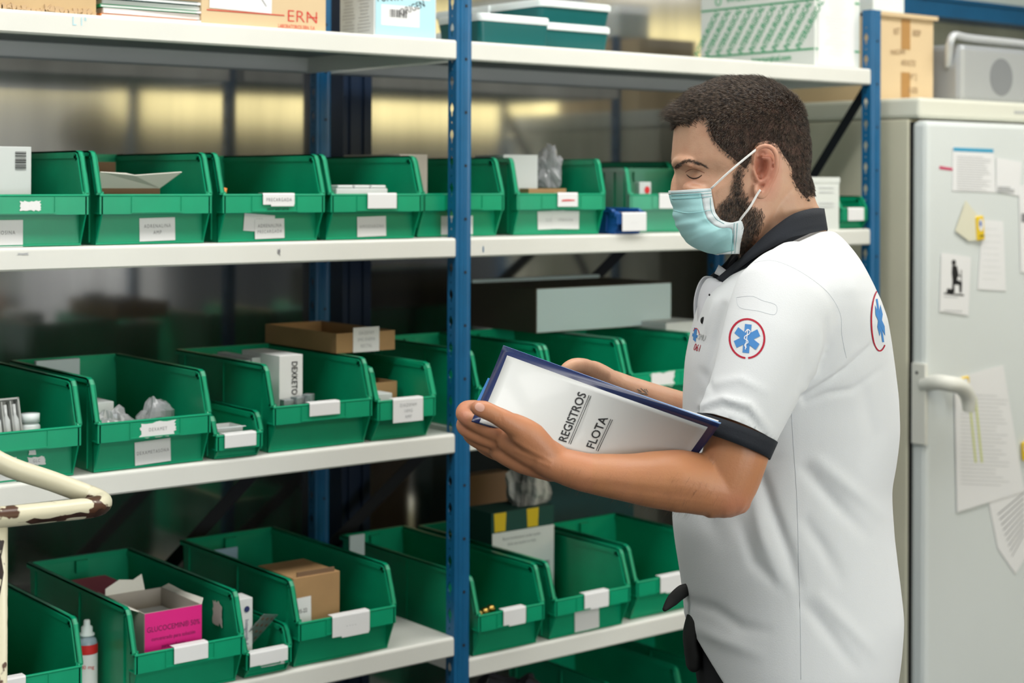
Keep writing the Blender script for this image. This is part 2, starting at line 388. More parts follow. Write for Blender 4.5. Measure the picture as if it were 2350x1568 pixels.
# chips and pen marks on the shelf edges
def mark(name, px, py, w_, h_, m, label, rot=0, txt=None, Y=YS-.0006):
    p = onY(px, py, Y); M = face_frame(p, (1, 0, 0), (0, -1, 0)); mb = MB()
    if txt: text_on(mb, M, txt, h_, sx=.8, rot=rot)
    else: flat(mb, M, torn(0, 0, w_, h_, .4, 4, seed=int(px)), .0001)
    return mb
sh = {o['label']: o for o in bpy.data.objects if o.name.startswith('shelf') and 'label' in o and o.type == 'EMPTY'}
tl = sh['topmost white metal shelf of the left bay']
build('pen_mark', mark('', 182, 50, .03, .02, None, '', txt='L 1ª'), CYAN, tl)
b2 = sh['second white metal shelf from the top in the left bay']
build('scratch', mark('', 640, 578, .006, .014, None, ''), INK, b2); build('scratch', mark('', 52, 583, .02, .004, None, ''), INKL, b2)
b3 = sh['second white metal shelf from the top in the right bay']
build('scratch', mark('', 1109, 572, .003, .012, None, ''), BLUE, b3)
# ------------------------------------------------------------ open-fronted storage bins
def bin_body(w, d, H, hl, bh, rec, m=None):
    """local: x -w/2..w/2, y 0 (front lip) .. d, z 0..H"""
    m = m or MB(); t = .0024; xi = w/2-.0065; yc = .022*H/.152; k = .0035
    def side(s):
        prof = [(rec, 0), (d-.01, 0), (d, H), (yc+.016, H), (yc+.007, H-.0025), (yc+.001, H-.010), (.003, hl+.004), (.0, hl), (0, hl-bh), (.002, hl-bh-.003)]
        a, b = (xi-t, xi) if s > 0 else (-xi, -xi+t)
        m.prism(prof, 'x', a, b)
        # rim: flange outwards along top and slope, with a turned-down outer edge
        path = [(d, H), (yc+.016, H), (yc+.007, H-.0025), (yc+.001, H-.010), (.003, hl+.004)]
        xo = w/2
        for (y1, z1), (y2, z2) in zip(path[:-1], path[1:]):
            dy, dz = y2-y1, z2-z1; l = math.hypot(dy, dz); ny, nz = dz/l, -dy/l
            if nz < 0: ny, nz = -ny, -nz
            q = [(y1, z1), (y2, z2), (y2-ny*.0028, z2-nz*.0028), (y1-ny*.0028, z1-nz*.0028)]
            m.prism(q, 'x', *((xi-t, xo) if s > 0 else (-xo, -xi+t)))
            q = [(y1, z1), (y2, z2), (y2-ny*.0085, z2-nz*.0085), (y1-ny*.0085, z1-nz*.0085)]
            m.prism(q, 'x', *((xo-.0018, xo) if s > 0 else (-xo, -xo+.0018)))
            # inner step running parallel to the rim
            q = [(y1-ny*.004, z1-nz*.004), (y2-ny*.004, z2-nz*.004), (y2-ny*.0125, z2-nz*.0125), (y1-ny*.0125, z1-nz*.0125)]
            q = [(a_, b_) for a_, b_ in q]
            m.prism(q, 'x', *((xi-t-.0022, xi-t) if s > 0 else (-xi+t, -xi+t+.0022)))
        # little stacking notch near the lip corner, vertical ribs outside
        a, b = (xi-t-.003, xo) if s > 0 else (-xo, -xi+t+.003)
        m.box(a, b, .004, .010, hl+.001, hl+.006)
        a, b = (xi, xi+.0025) if s > 0 else (-xi-.0025, -xi)
        for yy in (rec+.02, d*.5, d-.03): m.box(a, b, yy, yy+.002, .004, H-.01)
    side(1); side(-1)
    m.box(-xi+t, xi-t, rec, d-.01, 0, .0016)                       # floor
    m.prism([(d-.0125, 0), (d-.01, 0), (d, H), (d-.0025, H)], 'x', -xi, xi)   # back
    m.box(-xi, xi, d-.004, d+.003, H-.009, H)
    m.box(-.012, .012, d-.012, d-.004, H-.03, H-.008)
    m.box(-xi, xi, rec, rec+.0024, .0, hl-bh+.001)                  # lower front panel
    m.box(-xi-.003, xi+.003, 0, .0026, hl-bh, hl)                   # band
    m.box(-xi-.003, xi+.003, .0026, rec+.0024, hl-bh, hl-bh+.0024)  # ledge under the band
    m.tube([(-xi-.003, .0012, hl), (xi+.003, .0012, hl)], .0022, 8)
    m.tube([(-xi, rec, .002), (xi, rec, .002)], .002, 6)
    f = w*.21                                                        # raised label frame
    z0, z1 = hl-bh+.002, hl-.0015
    m.box(-f-.0018, -f, -.0016, 0, z0, z1).box(f, f+.0018, -.0016, 0, z0, z1).box(-f, f, -.0016, 0, z0, z0+.0018)
    return m

BODY = {}
def sbin(name_lbl, X0, X1, Y, z, H=.152, hl=.080, bh=.030, rec=.023, d=.36, rz=0., m=GREEN, group='green storage bins', labels=()):
    """labels: (where, u, v, w, h, rot, lines, kind)"""
    w = X1-X0; xc = (X0+X1)/2
    M = frame(xc, Y, z+.0006, rz)
    t = thing('storage_bin', name_lbl, 'bin', M, group)
    key = (round(w, 3), round(d, 2), H, hl)
    if key not in BODY:
        mb = bin_body(w, d, H, hl, bh, rec); me_o = build('bin_body', mb, m, bevel=.0006, fix=True); me_o.parent = t; BODY[key] = me_o
    else:
        me_o = BODY[key].copy(); C.objects.link(me_o); me_o.parent = t
        if BODY[key].data.materials[0] != m: me_o.data = me_o.data.copy(); me_o.data.materials[0] = m
    ROOT[me_o.name] = M.inverted()
    for li_, L_ in enumerate(labels):
        where, u, v, lw, lh, rot, lines, kind = L_[:8]
        y = {'band': -.0006, 'panel': rec-.0006-.0008*li_, 'lip': -.0006}[where]
        if where == 'band': v0 = hl-bh/2
        elif where == 'panel': v0 = (hl-bh)/2
        else: v0 = hl-bh/2
        P = face_frame((u, y, v0+v), (1, 0, 0), (0, -1, 0)); P = M @ P
        mb = MB()
        if kind == 'torn': flat(mb, P, torn(0, 0, lw, lh, .16, 9, seed=int(X0*1000)), .0003)
        elif where == 'lip':   # folded over the rim of the lip
            g = [(.012, hl+.0032), (-.0022, hl+.0032), (-.0034, hl+.0005), (-.0034, hl-lh), (-.0037, hl-lh), (-.0038, hl+.0008), (-.0024, hl+.0036), (.012, hl+.0036)]
            q = MB(M); q.prism(g, 'x', u-lw/2, u+lw/2); mb = q
            if kind == 'ragged': q.prism([(-.0034, hl-lh-.003), (-.0034, hl-lh), (-.0037, hl-lh), (-.0037, hl-lh-.003)], 'x', u-lw*.25, u+lw*.48)
            P = M @ face_frame((u, -.0037, hl-lh/2), (1, 0, 0), (0, -1, 0))
        else: flat(mb, P, rect(0, 0, lw, lh, rot), .0003)
        lo = build('paper_label', mb, PAPER, t)
        if lines:
            q = MB(); size = L_[8] if len(L_) > 8 else lh*.26; P2 = P @ Matrix.Translation((0, 0, .0005)); n = len(lines)
            for i, s in enumerate(lines): text_on(q, P2, s, size, 0, (n-1)*size*.62-i*size*1.24, rot, sx=.78, sp=1.25)
            build('lettering', q, INKL if kind == 'faint' else INK, lo)
    return t
YF = 2.488
G = 'large green storage bins'
def xr(l, r, y, Y=YF): return onY(l, y, Y).x, onY(r, y, Y).x
# second shelf, left bay
BINS = {}
BINS['B1'] = sbin('green bin at the left edge of the second shelf with a typed ADENOSINA label', .905, 1.112, YF, ZB, group=G, labels=[
    ('band', .004, -.001, .034, .016, 0, ['·  ·'], 'torn'), ('panel', -.030, -.004, .062, .042, .0, [], 'plain'), ('panel', -.034, -.003, .060, .038, .01, ['ADENOSINA'], 'plain', .0085)])
BINS['B2'] = sbin('green bin on the second shelf labelled ADRENALINA AMP, open carton inside', 1.124, 1.330, YF, ZB, group=G, labels=[
    ('panel', .012, -.001, .064, .038, .02, ['ADRENALINA', 'AMP'], 'plain', .0085)])
BINS['B3'] = sbin('green bin on the second shelf with three ADRENALINA PRECARGADA labels', 1.344, 1.551, YF, ZB, group=G, labels=[
    ('lip', .006, .0, .062, .016, 0, ['PRECARGADA'], 'ragged', .0085), ('panel', -.018, .007, .060, .030, -.08, ['ADR', 'PRE'], 'faint', .008), ('panel', .002, -.003, .058, .034, .02, ['ADRENALINA', 'PRECARGADA'], 'plain', .0082)])
q = MB(); M3 = frame((1.344+1.551)/2, YF, ZB)
text_on(q, M3 @ face_frame((.006, -.0009, .0555), (1, 0, 0), (0, -1, 0)), 'PRECARGADA', .008, 0, 0, .03, sx=.85, bold=.01)
build('pen_lettering', q, mat('dark_green_ink', (.005, .07, .05), .6), BINS['B3'])
BINS['B4'] = sbin('green bin on the second shelf labelled AMIODARONA, left of the blue upright', 1.557, 1.760, YF, ZB, group=G, labels=[
    ('lip', .008, 0, .062, .024, 0, [], 'plain'), ('panel', .002, -.002, .062, .036, .02, ['AMIODARONA'], 'faint', .0085)])
BINS['B5'] = sbin('green bin standing behind the blue upright on the second shelf', 1.785, 1.985, 2.532, ZB, group=G, d=.35, labels=[
    ('panel', .0, -.006, .075, .040, .0, [], 'plain')])
BINS['B6'] = sbin('turned green bin right of the blue upright with a red-marked label on its lip', 2.010, 2.215, 2.515, ZB, rz=-.20, group=G, labels=[
    ('lip', .012, 0, .045, .024, 0, [], 'plain'), ('panel', -.012, .004, .060, .036, .03, ['CLORH'], 'faint', .008), ('panel', .020, .004, .062, .036, -.02, ['URBASON'], 'faint', .008)])
q = MB(); M6 = frame((2.010+2.215)/2, 2.515, ZB, -.20); flat(q, M6 @ face_frame((.012, -.0042, .069), (1, 0, 0), (0, -1, 0)), [(-.015, -.002), (.015, -.001), (.016, .001), (.0, .002), (-.013, .001)], .0002)
build('red_mark', q, REDP, BINS['B6'])
BINS['B7'] = sbin('turned green bin on the second shelf beside the face mask', 2.335, 2.525, 2.535, ZB, H=.136, hl=.078, rz=-.42, d=.22, group=G, labels=[('lip', .0, 0, .055, .028, 0, [], 'plain')])
BINS['Bb'] = sbin('small blue bin with a white label between two green bins on the second shelf', 2.236, 2.318, 2.492, ZB, H=.052, hl=.040, bh=.020, rec=.014, d=.13, m=BLUEP, group='small storage bins', labels=[('lip', .006, 0, .066, .034, 0, ['- - - -'], 'faint', .007)])
BINS['B9'] = sbin('dark green bin further back behind the turned bin on the second shelf', 2.60, 2.79, 2.70, ZB, H=.152, d=.30, group=G)
BINS['B8'] = sbin('small green bin with a white label at the right end of the second shelf', onY(1930, 490, 2.5).x, onY(1993, 490, 2.5).x, 2.500, ZB, H=.075, hl=.045, bh=.026, rec=.014, d=.16, group='small storage bins', labels=[('lip', .0, 0, .055, .026, 0, [], 'plain')])
# third shelf
BINS['C1'] = sbin('green bin at the left edge of the third shelf holding ampoule trays', .895, 1.101, YF, ZC, group=G, labels=[
    ('panel', -.028, -.008, .062, .042, .0, ['CALCIO'], 'faint', .0085), ('panel', .035, .004, .030, .014, 0, ['GLC'], 'torn', .007), ('panel', .028, .018, .012, .008, 0, [], 'torn')])
BINS['C2'] = sbin('green bin on the third shelf labelled DEXAMETASONA, plastic bags inside', 1.122, 1.330, YF, ZC, group=G, labels=[
    ('band', .004, -.001, .066, .026, 0, ['DEXAMET'], 'torn', .008), ('panel', .006, -.001, .064, .038, .03, ['DEXAMETASONA'], 'plain', .008)])
BINS['C3'] = sbin('small green bin on the third shelf holding a clear tray, beside the DEXAMETASONA bin', 1.337, 1.433, 2.495, ZC, H=.075, hl=.040, bh=.024, rec=.014, d=.19, group='small storage bins', labels=[('lip', .0, 0, .060, .020, 0, [], 'plain')])
BINS['C4'] = sbin('green bin on the third shelf with a white box marked DEXKETO inside', 1.445, 1.655, 2.492, ZC, group=G, labels=[('lip', .0, 0, .062, .020, 0, [], 'plain')])
BINS['C5'] = sbin('medium green bin on the third shelf labelled DIAZEPAM, left of the blue upright', 1.660, 1.795, 2.492, ZC, H=.135, hl=.073, bh=.034, rec=.026, d=.30, group=G, labels=[('lip', .0, 0, .066, .040, 0, ['DIAZEPAM', '10MG', 'AMP'], 'faint', .0085)])
BINS['C6'] = sbin('green bin on the third shelf just right of the blue upright, behind the folder', 1.885, 2.062, YF, ZC, group=G, labels=[('band', -.06, -.002, .034, .02, 0, [], 'torn')])
BINS['C7'] = sbin('green bin on the third shelf behind the raised hand', 2.066, 2.265, YF, ZC, group=G, labels=[('lip', .055, 0, .065, .02, 0, [], 'plain')])
BINS['C8'] = sbin('green bin on the third shelf against the chest of the person', 2.272, 2.472, YF, ZC, group=G, labels=[('band', -.01, .0, .070, .032, 0, [], 'torn')])
BINS['C9'] = sbin('green bin on the third shelf hidden mostly behind the person', 2.48, 2.685, 2.50, ZC, group=G)
# fourth shelf
BINS['D1'] = sbin('green bin at the lower left corner with a brown carton and a white lip label', .897, 1.103, 2.485, ZD1, group=G, labels=[('lip', -.032, 0, .075, .036, 0, ['- - - - -'], 'ragged', .008)])
BINS['D2'] = sbin('green bin on the fourth shelf holding the magenta carton', 1.186, 1.392, 2.485, ZD1, group=G, d=.44, labels=[('lip', .0, 0, .062, .024, 0, [], 'plain')])
BINS['D3'] = sbin('small green bin on the fourth shelf holding a blister pack', 1.397, 1.493, 2.497, ZD1, H=.078, hl=.042, bh=.026, rec=.014, d=.19, group='small storage bins', labels=[('lip', -.002, 0, .074, .020, .0, [], 'plain'), ('band', .006, -.010, .05, .006, 0, [], 'torn')])
BINS['D4'] = sbin('green bin on the fourth shelf holding a brown carton, left of the blue upright', 1.497, 1.708, 2.492, ZD1, group=G, d=.44, labels=[('lip', .004, 0, .078, .034, .0, ['- - - -'], 'ragged', .009)])
0 and sbin('dark green bin set far back beside the blue upright on the fourth shelf', 1.735, 1.838, 2.64, ZD1, H=.152, d=.40, group=G)
BINS['D5'] = sbin('green bin on the fourth shelf just right of the blue upright', 1.885, 2.052, 2.486, ZD2, group=G, d=.48, labels=[('lip', .004, 0, .054, .026, 0, [], 'ragged')])
BINS['D6'] = sbin('green bin on the fourth shelf with a printed tag below its lip label', 2.072, 2.277, 2.486, ZD2, rz=-.0, group=G, d=.46, labels=[('lip', .006, 0, .064, .026, 0, [], 'ragged'), ('panel', .002, .000, .064, .044, .02, [], 'plain')])
q = MB(); P = frame((2.072+2.277)/2, 2.486, ZD2, 0) @ face_frame((.002, .0305, .025), (1, 0, 0), (0, -1, 0))
for yy, ww, hh in ((.013, .038, .0022), (.004, .026, .001), (-.012, .028, .0028), (-.001, .03, .0006)): flat(q, P, rect(-.006, yy, ww, hh), .0002)
build('printed_lines', q, INK, BINS['D6'])
BINS['D7'] = sbin('green bin on the fourth shelf behind the hem of the white shirt', 2.300, 2.510, 2.50, ZD2, group=G, d=.29, labels=[('lip', -.005, 0, .065, .030, 0, [], 'ragged')])
BINS['E1'] = sbin('dark green bin on the lowest shelf in shadow below the right bay', 2.62, 2.83, 2.60, ZE, group=G, H=.20, hl=.10, d=.40)
BINS['E2'] = sbin('dark green bin on the lowest shelf, left of its neighbour', 2.36, 2.57, 2.62, ZE, group=G, H=.20, hl=.10, d=.38)

# ------------------------------------------------------------ boxes and other contents
def carton(name, label, cat, x0, x1, y0, y1, z0, z1, m, rz=0., rx=0., group=None, open_=False, inner=None, parts=()):
    cx, cy, = (x0+x1)/2, (y0+y1)/2; w_, d_, h_ = x1-x0, y1-y0, z1-z0; M = frame(cx, cy, z0, rz, rx)
    t = thing(name, label, cat, M, group); ROOT[t.name] = M.inverted()
    mb = MB(M); a, b = w_/2, d_/2; tt = .0022
    if not open_:
        mb.box(-a, a, -b, b, 0, h_)
        build('box_body', mb, m, t, bevel=.0012)
    else:
        mb.box(-a, a, -b, b, 0, tt).box(-a, a, -b, -b+tt, tt, h_).box(-a, a, b-tt, b, tt, h_).box(-a, -a+tt, -b+tt, b-tt, tt, h_).box(a-tt, a, -b+tt, b-tt, tt, h_)
        build('box_body', mb, m, t)
    return t, M, (w_, d_, h_)
def front(M, d_, u, v, off=.0008): return M @ face_frame((u, -d_/2-off, v), (1, 0, 0), (0, -1, 0))
def leftside(M, w_, u, v, off=.0008): return M @ face_frame((-w_/2-off, u, v), (0, -1, 0), (-1, 0, 0))
def patch(t, name, P, w_, h_, m, rot=0., texts=(), tm=INK, tornk=None):
    mb = MB(); flat(mb, P, rect(0, 0, w_, h_, rot) if tornk is None else torn(0, 0, w_, h_, tornk, 8, 3), .0003); o = build(name, mb, m, t)
    if texts:
        q = MB(); P2 = P @ Matrix.Translation((0, 0, .0006))
        for s, size, u, v, r in texts: text_on(q, P2, s, size, u, v, r, sx=.85)
        build('lettering', q, tm, o)
    return o
def lettering(t, name, P, texts, m, sx=.85, bold=0.):
    for s, size, u, v, r in texts: q = MB(); text_on(q, P, s, size, u, v, r, sx=sx, bold=bold); o = build(name, q, m, t)
    return o
def bars(P, n, w_, h_, seed=1):
    r = random.Random(seed); mb = MB(); x = -w_/2
    while x < w_/2:
        b = r.uniform(.25, 1)*w_/n; flat(mb, P, [(x, -h_/2), (x+b, -h_/2), (x+b, h_/2), (x, h_/2)], .0002); x += b+r.uniform(.3, 1)*w_/n
    return mb
# ----- top shelf
yt = 2.515
xa = onY(-40, 20, yt).x; xb = onY(221, 20, yt).x
t, M, s = carton('cardboard_box', 'torn tan cardboard box with a frayed bottom edge at the left of the top shelf', 'box', .93, xb, yt, yt+.30, ZA, ZA+.16, TAN)
patch(t, 'paper_label', front(M, s[1], -.005, .060), .09, .075, PAPER)
q = MB(); rr = random.Random(4)
for i in range(26):
    u = -s[0]/2+s[0]*i/26; hh = rr.uniform(.004, .013); flat(q, front(M, s[1], u+.003, hh/2), torn(0, 0, .010, hh, .5, 2, i), .0015)
build('frayed_edge', q, mat('torn_fibre', (.55, .38, .22), .95), t)
# notebooks stack
x0_, x1_ = onY(226, 30, yt).x, onY(470, 40, yt).x
zz = ZA
for i, (cm, th, dx, lab) in enumerate([(ORNG, .0048, .0, 'spiral notebook with an orange edge at the bottom of the notebook stack'), (PAPER, .0085, .012, 'thick white spiral notebook above the orange-edged one'), (GRNP, .0045, .004, 'spiral notebook with a green cover in the middle of the stack'), (PAPER, .0068, .018, 'white spiral notebook under the topmost one'), (GREEN2, .0055, -.002, 'spiral notebook with a dark teal cover, topmost of the stack')]):
    M = Matrix.Translation(((x0_+x1_)/2+dx*.3, yt+.1+dx*.3, zz)) @ Euler((0, 0, .02*math.sin(i*2))).to_matrix().to_4x4()
    t = thing('spiral_notebook', lab, 'notebook', M, 'notebooks stacked on the top shelf'); hw = (x1_-x0_)/2-.004
    build('pages', MB(M).box(-hw+.002, hw, -.099, .10, .0004, th-.0006), PAPER, t)
    build('cover', MB(M).box(-hw, hw-.01, -.10, .10, th-.0006, th).box(-hw, hw-.01, -.10, .10, 0, .0004).box(-hw, -hw+.0012, -.10, .10, .0004, th-.0006), cm, t)
    q = MB(M)
    for k in range(14):
        yy = -.09+k*.013; q.tube([(hw-.002+math.cos(a)*.0065-.002, yy, th/2+math.sin(a)*(th/2+.0006)) for a in [j*2*PI/12 for j in range(12)]], .0006, 5)
    build('wire_binding', q, BLACK, t)
    zz += th+.0012
# carton behind the notebooks
t, M, s = carton('cardboard_box', 'tan cardboard box with a brown tape strip behind the notebooks', 'box', onY(228, 10, 2.76).x, onY(470, 10, 2.76).x, 2.76, 3.0, ZA, ZA+.2, TAN)
patch(t, 'tape_strip', front(M, s[1], .03, .1), .03, .2, TAPE)
# box with the red line
xa, xb = onY(462, 40, yt).x, onY(748, 40, yt).x
t, M, s = carton('cardboard_box', 'tan cardboard box with red lettering and a white sheet on the top shelf', 'box', xa, xb, yt, yt+.22, ZA, ZA+.2, mat('buff_cardboard', (.66, .50, .30), .8))
mid = (xa+xb)/2
def uv(px, py, Y_=yt, m_=None): p = onY(px, py, Y_); return p.x-(mid if m_ is None else m_), p.z-ZA
eu, ev = uv(694, 40); lu, lv = uv(681, 63)
lettering(t, 'red_lettering', front(M, s[1], 0, 0), [('ERN', .030, eu, ev, 0)], REDP, 1.15, bold=-.015)
lettering(t, 'red_lettering', front(M, s[1], 0, 0), [('LABORATORIOS ERN, S.A.', .0105, lu, lv, 0)], REDP, .62)
q = MB(); P = front(M, s[1], 0, 0); a1, _v1 = uv(474, 22); a2, _v2 = uv(652, 37); flat(q, P, [(a1, _v1-.0008), (a2, _v1-.0008), (a2, _v1+.0008), (a1, _v1+.0008)], .0002); a1, _v = uv(707, 40); a2, _v = uv(728, 41); flat(q, P, [(a1, _v1-.0008), (a2, _v1-.0008), (a2, _v1+.0008), (a1, _v1+.0008)], .0002); build('red_line', q, REDP, t)
wu, wv = uv(553, -10)
patch(t, 'white_sheet', front(M, s[1], wu, wv), .120, .052, PAPER, -.02, [('/', .02, .045, -.010, .9)], INKB)
# pale blue carton
xa, xb = onY(858, 60, yt).x, onY(1001, 60, yt).x
ymx = onX(780, 40, xa).y
t, M, s = carton('carton', 'white and pale blue carton with handwriting beside the blue upright on the top shelf', 'box', xa, xb, yt, ymx, ZA, ZA+.16, mat('pale_carton', (.66, .70, .70), .6))
build('blue_panel', flat(MB(), front(M, s[1], 0, 0), [(-.066, .001), (.066, .001), (.066, .155), (-.066, .155)], .0003), CYAN, t)
patch(t, 'white_sticker', front(M, s[1], -.012, .038, .0012), .085, .038, PAPER)
build('barcode', bars(front(M, s[1], -.018, .042, .0016), 14, .036, .014), INKB, t)
patch(t, 'white_panel', front(M, s[1], .002, .105, .0012), .105, .07, PAPER)
mm_ = (xa+xb)/2; pu, pv = uv(893, 5, yt, mm_); ou, ov = uv(945, 18, yt, mm_)
lettering(t, 'handwriting', front(M, s[1], 0, 0, .0018), [('PUNTA', .020, pu, pv+.008, .1)], INKB)
lettering(t, 'handwriting', front(M, s[1], 0, 0, .0018), [('ORIGEN', .019, ou, ov-.001, .38)], INKB)
q = MB(); P = leftside(M, s[0], 0, 0)
rr = random.Random(5)
for k in range(20):
    for c_ in range(2): flat(q, P, rect((c_-.5)*s[1]*.45, .01+k*.0062, s[1]*rr.uniform(.2, .38), .0012), .0002)
build('printed_lines', q, INKL, t)
# ----- teal tubs
def tub(label, x0, x1, y0, y1, z, h):
    M = frame((x0+x1)/2, (y0+y1)/2, z); a, b = (x1-x0)/2, (y1-y0)/2
    t = thing('lidded_tub', label, 'tub', M, 'teal tubs with frosted lids')
    def rr_(a_, b_, z_, r=.012):
        P = []
        for cx_, cy__, s0 in ((a_-r, b_-r, 0), (-a_+r, b_-r, 1), (-a_+r, -b_+r, 2), (a_-r, -b_+r, 3)):
            for k in range(5): an = PI/2*(s0+k/4); P.append((cx_+r*math.cos(an), cy__+r*math.sin(an), z_))
        return P
    m = MB(M); m.loft([rr_(a*.93, b*.95, 0), rr_(a*.95, b*.96, .004), rr_(a*.985, b*.985, h-.014)]); o = build('tub_body', m, GREEN2, t); smooth_by_angle(o)
    m = MB(M); m.loft([rr_(a, b, h-.015), rr_(a*1.01, b*1.01, h-.013), rr_(a*1.01, b*1.01, h-.003), rr_(a*.99, b*.99, h), rr_(a*.93, b*.95, h), rr_(a*.92, b*.94, h-.003)]); o = build('lid', m, FROST, t); smooth_by_angle(o)
    for s_ in (-1, 1):
        m = MB(M); m.box(s_*(a*1.01) if s_ > 0 else -a*1.01-.005, a*1.01+.005 if s_ > 0 else -a*1.01, -.02, .02, h-.03, h-.001); build('clip', m, FROST, t, bevel=.001)
    return t
Yt = 2.52
x1_ = onY(1264, 70, Yt).x; x0_ = onY(1100, 50, Yt).x
zt = onY(1180, 35, Yt).z-ZA
tub('teal tub with a frosted lid right behind the blue upright on the top shelf', x0_, x1_, Yt, onX(1002, 40, x0_).y, ZA, zt)
Y2 = 2.56; a_ = x1_+.004; b_ = onY(1403, 70, Y2).x; h2 = onY(1400, 62, Y2).z-ZA
tub('lower teal tub of the stack of two on the top shelf', a_, b_, Y2, Y2+.36, ZA, h2)
tub('upper teal tub of the stack of two on the top shelf', a_, b_+.001, Y2-.002, Y2+.36, ZA+h2+.0005, onY(1400, 12, Y2).z-ZA-h2)
# ----- white box with green stripes
Yi = 2.53; xa = onY(1870, 90, Yi).x; xb = XR-.004; yback = onX(1608, 110, xa).y
t, M, s = carton('cardboard_box', 'large white box printed with slanting green lettering on the top shelf', 'box', xa, xb, Yi, yback, ZA, ZA+.25, mat('white_box_card', (.74, .77, .73), .7))
ww = s[1]
k1 = onX(1800, 6, xa).z-ZA; k0 = onX(1800, 117, xa).z-ZA
q = MB(); P = leftside(M, s[0], 0, 0); P2_ = front(M, s[1], 0, 0); hw_ = s[0]/2
for kz in (k1, k0):
    flat(q, P, rect(0, kz, ww-.004, .004), .0002); flat(q, P2_, rect(0, kz, s[0]-.004, .004), .0002)
build('green_stripe', q, GRNP, t)
n_ = 10; SG = mat('soft_green_print', (.10, .42, .22), .6)
for i in range(n_):
    q = MB(); text_on(q, P, 'INTERSURGICAL', (k1-k0)*.20, -ww/2+ww*(i+.6)/n_, (k0+k1)/2, .95, sx=.78, bold=.03); build('green_lettering', q, SG, t)
q = MB(); text_on(q, P, 'intersurgical.com', .018, .05, k0-.016, 0, bold=.03); build('green_lettering', q, SG, t)
q = MB(); text_on(q, P, 'INTERSURGICAL', .02, -.02, k1+.022, 0, bold=.03); q.tube([P @ Vector((-ww/2+.06+.009*math.cos(j*PI/8), k1+.02+.009*math.sin(j*PI/8), 0)) for j in range(17)], .0015, 5); build('green_lettering', q, SG, t)
sh_ = patch(t, 'paper_sheet', front(M, s[1], -.005, .10, .0012), s[0]-.03, .19, PAPER, .0)
q = MB(); P = front(M, s[1], 0, .10, .0018); rr = random.Random(9)
for k in range(22): flat(q, P, rect(rr.uniform(-.01, .0), .08-k*.0075, rr.uniform(.03, .08), .0009), .0002)
build('printed_lines', q, mat('very_faint_ink', (.60, .62, .62), .8), sh_)
# ----- second shelf contents
t, M, s = carton('carton', 'tall white carton with a barcode standing in the leftmost bin of the second shelf', 'box', .93, onY(72, 400, 2.56).x, 2.56, 2.78, ZB+.003, ZB+.158, mat('off_white_card', (.60, .63, .62), .7))
build('barcode', bars(M @ (face_frame((s[0]/2-.018, -s[1]/2-.0008, .133), (0, 0, 1), (0, -1, 0))), 16, .030, .018), INKB, t)
# open carton in the ADRENALINA bin: box with opened white flap
t, M, s = carton('cardboard_box', 'dark cardboard box with a white open flap in the ADRENALINA AMP bin', 'box', 1.140, 1.262, 2.548, 2.72, ZB+.003, ZB+.092, KRAFT, open_=True)
fl = MB(M); a, b, h_ = s[0]/2, s[1]/2, s[2]
fl.add([(-a, -b, h_), (a, -b, h_), (a+.028, -b-.024, h_+.027), (a-.06, -b-.030, h_+.021), (a-.075, -b-.030, h_+.024), (-a+.003, -b-.028, h_+.026)], [(0, 1, 2, 3, 4, 5)])
fo = build('flap', fl, mat('flap_white', (.80, .78, .70), .7), t); md = fo.modifiers.new('s', 'SOLIDIFY'); md.thickness = .0012
fb = MB(M).box(-a, a, b, b+.002, h_, h_+.045); build('back_flap', fb, KRAFT, t)
tag(build('orange_cap', MB().tube([(1.362, 2.515, ZB+.08), (1.366, 2.513, ZB+.093)], [.006, .003], 8), ORNG, smooth=True), 'orange tip peeking over the rim of the PRECARGADA bin', 'cap')
t, M, s = carton('blister_tray', 'white plastic tray of ampoules lying on top in the AMIODARONA bin', 'tray', 1.595, 1.705, 2.525, 2.62, ZB+.003, ZB+.092, mat('tray_white', (.70, .72, .72), .4))
q = MB(M)
for i in range(3): q.box(-.052+i*.036, -.052+i*.036+.032, -s[1]/2, -s[1]/2+.05, s[2], s[2]+.006)
build('moulded_cell', q, mat('tray_white', (0, 0, 0)), t, bevel=.002)
t, M, s = carton('cardboard_box', 'pale cardboard box standing between the AMIODARONA bin and the upright', 'box', 1.798, 1.862, 2.62, 2.82, ZB+.004, ZB+.157, mat('beige_card', (.50, .46, .40), .8), rz=0)
t, M, s = carton('carton', 'white carton standing in the turned bin on the second shelf', 'box', 2.072, 2.150, 2.625, 2.76, ZB+.003, ZB+.160, mat('off_white_card', (0, 0, 0)), rz=-.2)
t, M, s = carton('cardboard_box', 'opened small brown carton low in the turned bin on the second shelf', 'box', 2.075, 2.160, 2.560, 2.60, ZB+.003, ZB+.092, CARD, rz=-.2, open_=True)
def crumple(label, c, rx, ry, rz_, m, name='plastic_bag', seed=1, cat='bag', amp=.35, n=26, group=None):
    mb = MB(); mb.ball((0, 0, 0), 1, 1, 1, n)
    for i, v in enumerate(mb.v):
        d = 1+amp*noise.noise(v*1.9+Vector((seed, 0, 0)))+amp*.6*abs(noise.noise(v*4.3+Vector((0, seed, 0))))
        v = v*d; mb.v[i] = Vector((v.x*rx, v.y*ry, max(v.z, -.7)*rz_))
    return single(name, label, cat, mb, m, Matrix.Translation(c), group)
crumple('clear plastic bag bulging out of the turned bin on the second shelf', (2.172, 2.63, ZB+.125), .022, .03, .045, mat('bag_film', (.55, .55, .58), .08, alpha=.45, spec=1.), seed=3, amp=.6)
t, M, s = carton('carton', 'small white box with a red dot inside the bin beside the face mask', 'box', 2.392, 2.418, 2.580, 2.61, ZB+.004, ZB+.106, mat('off_white_card', (0, 0, 0)), rz=-.42)
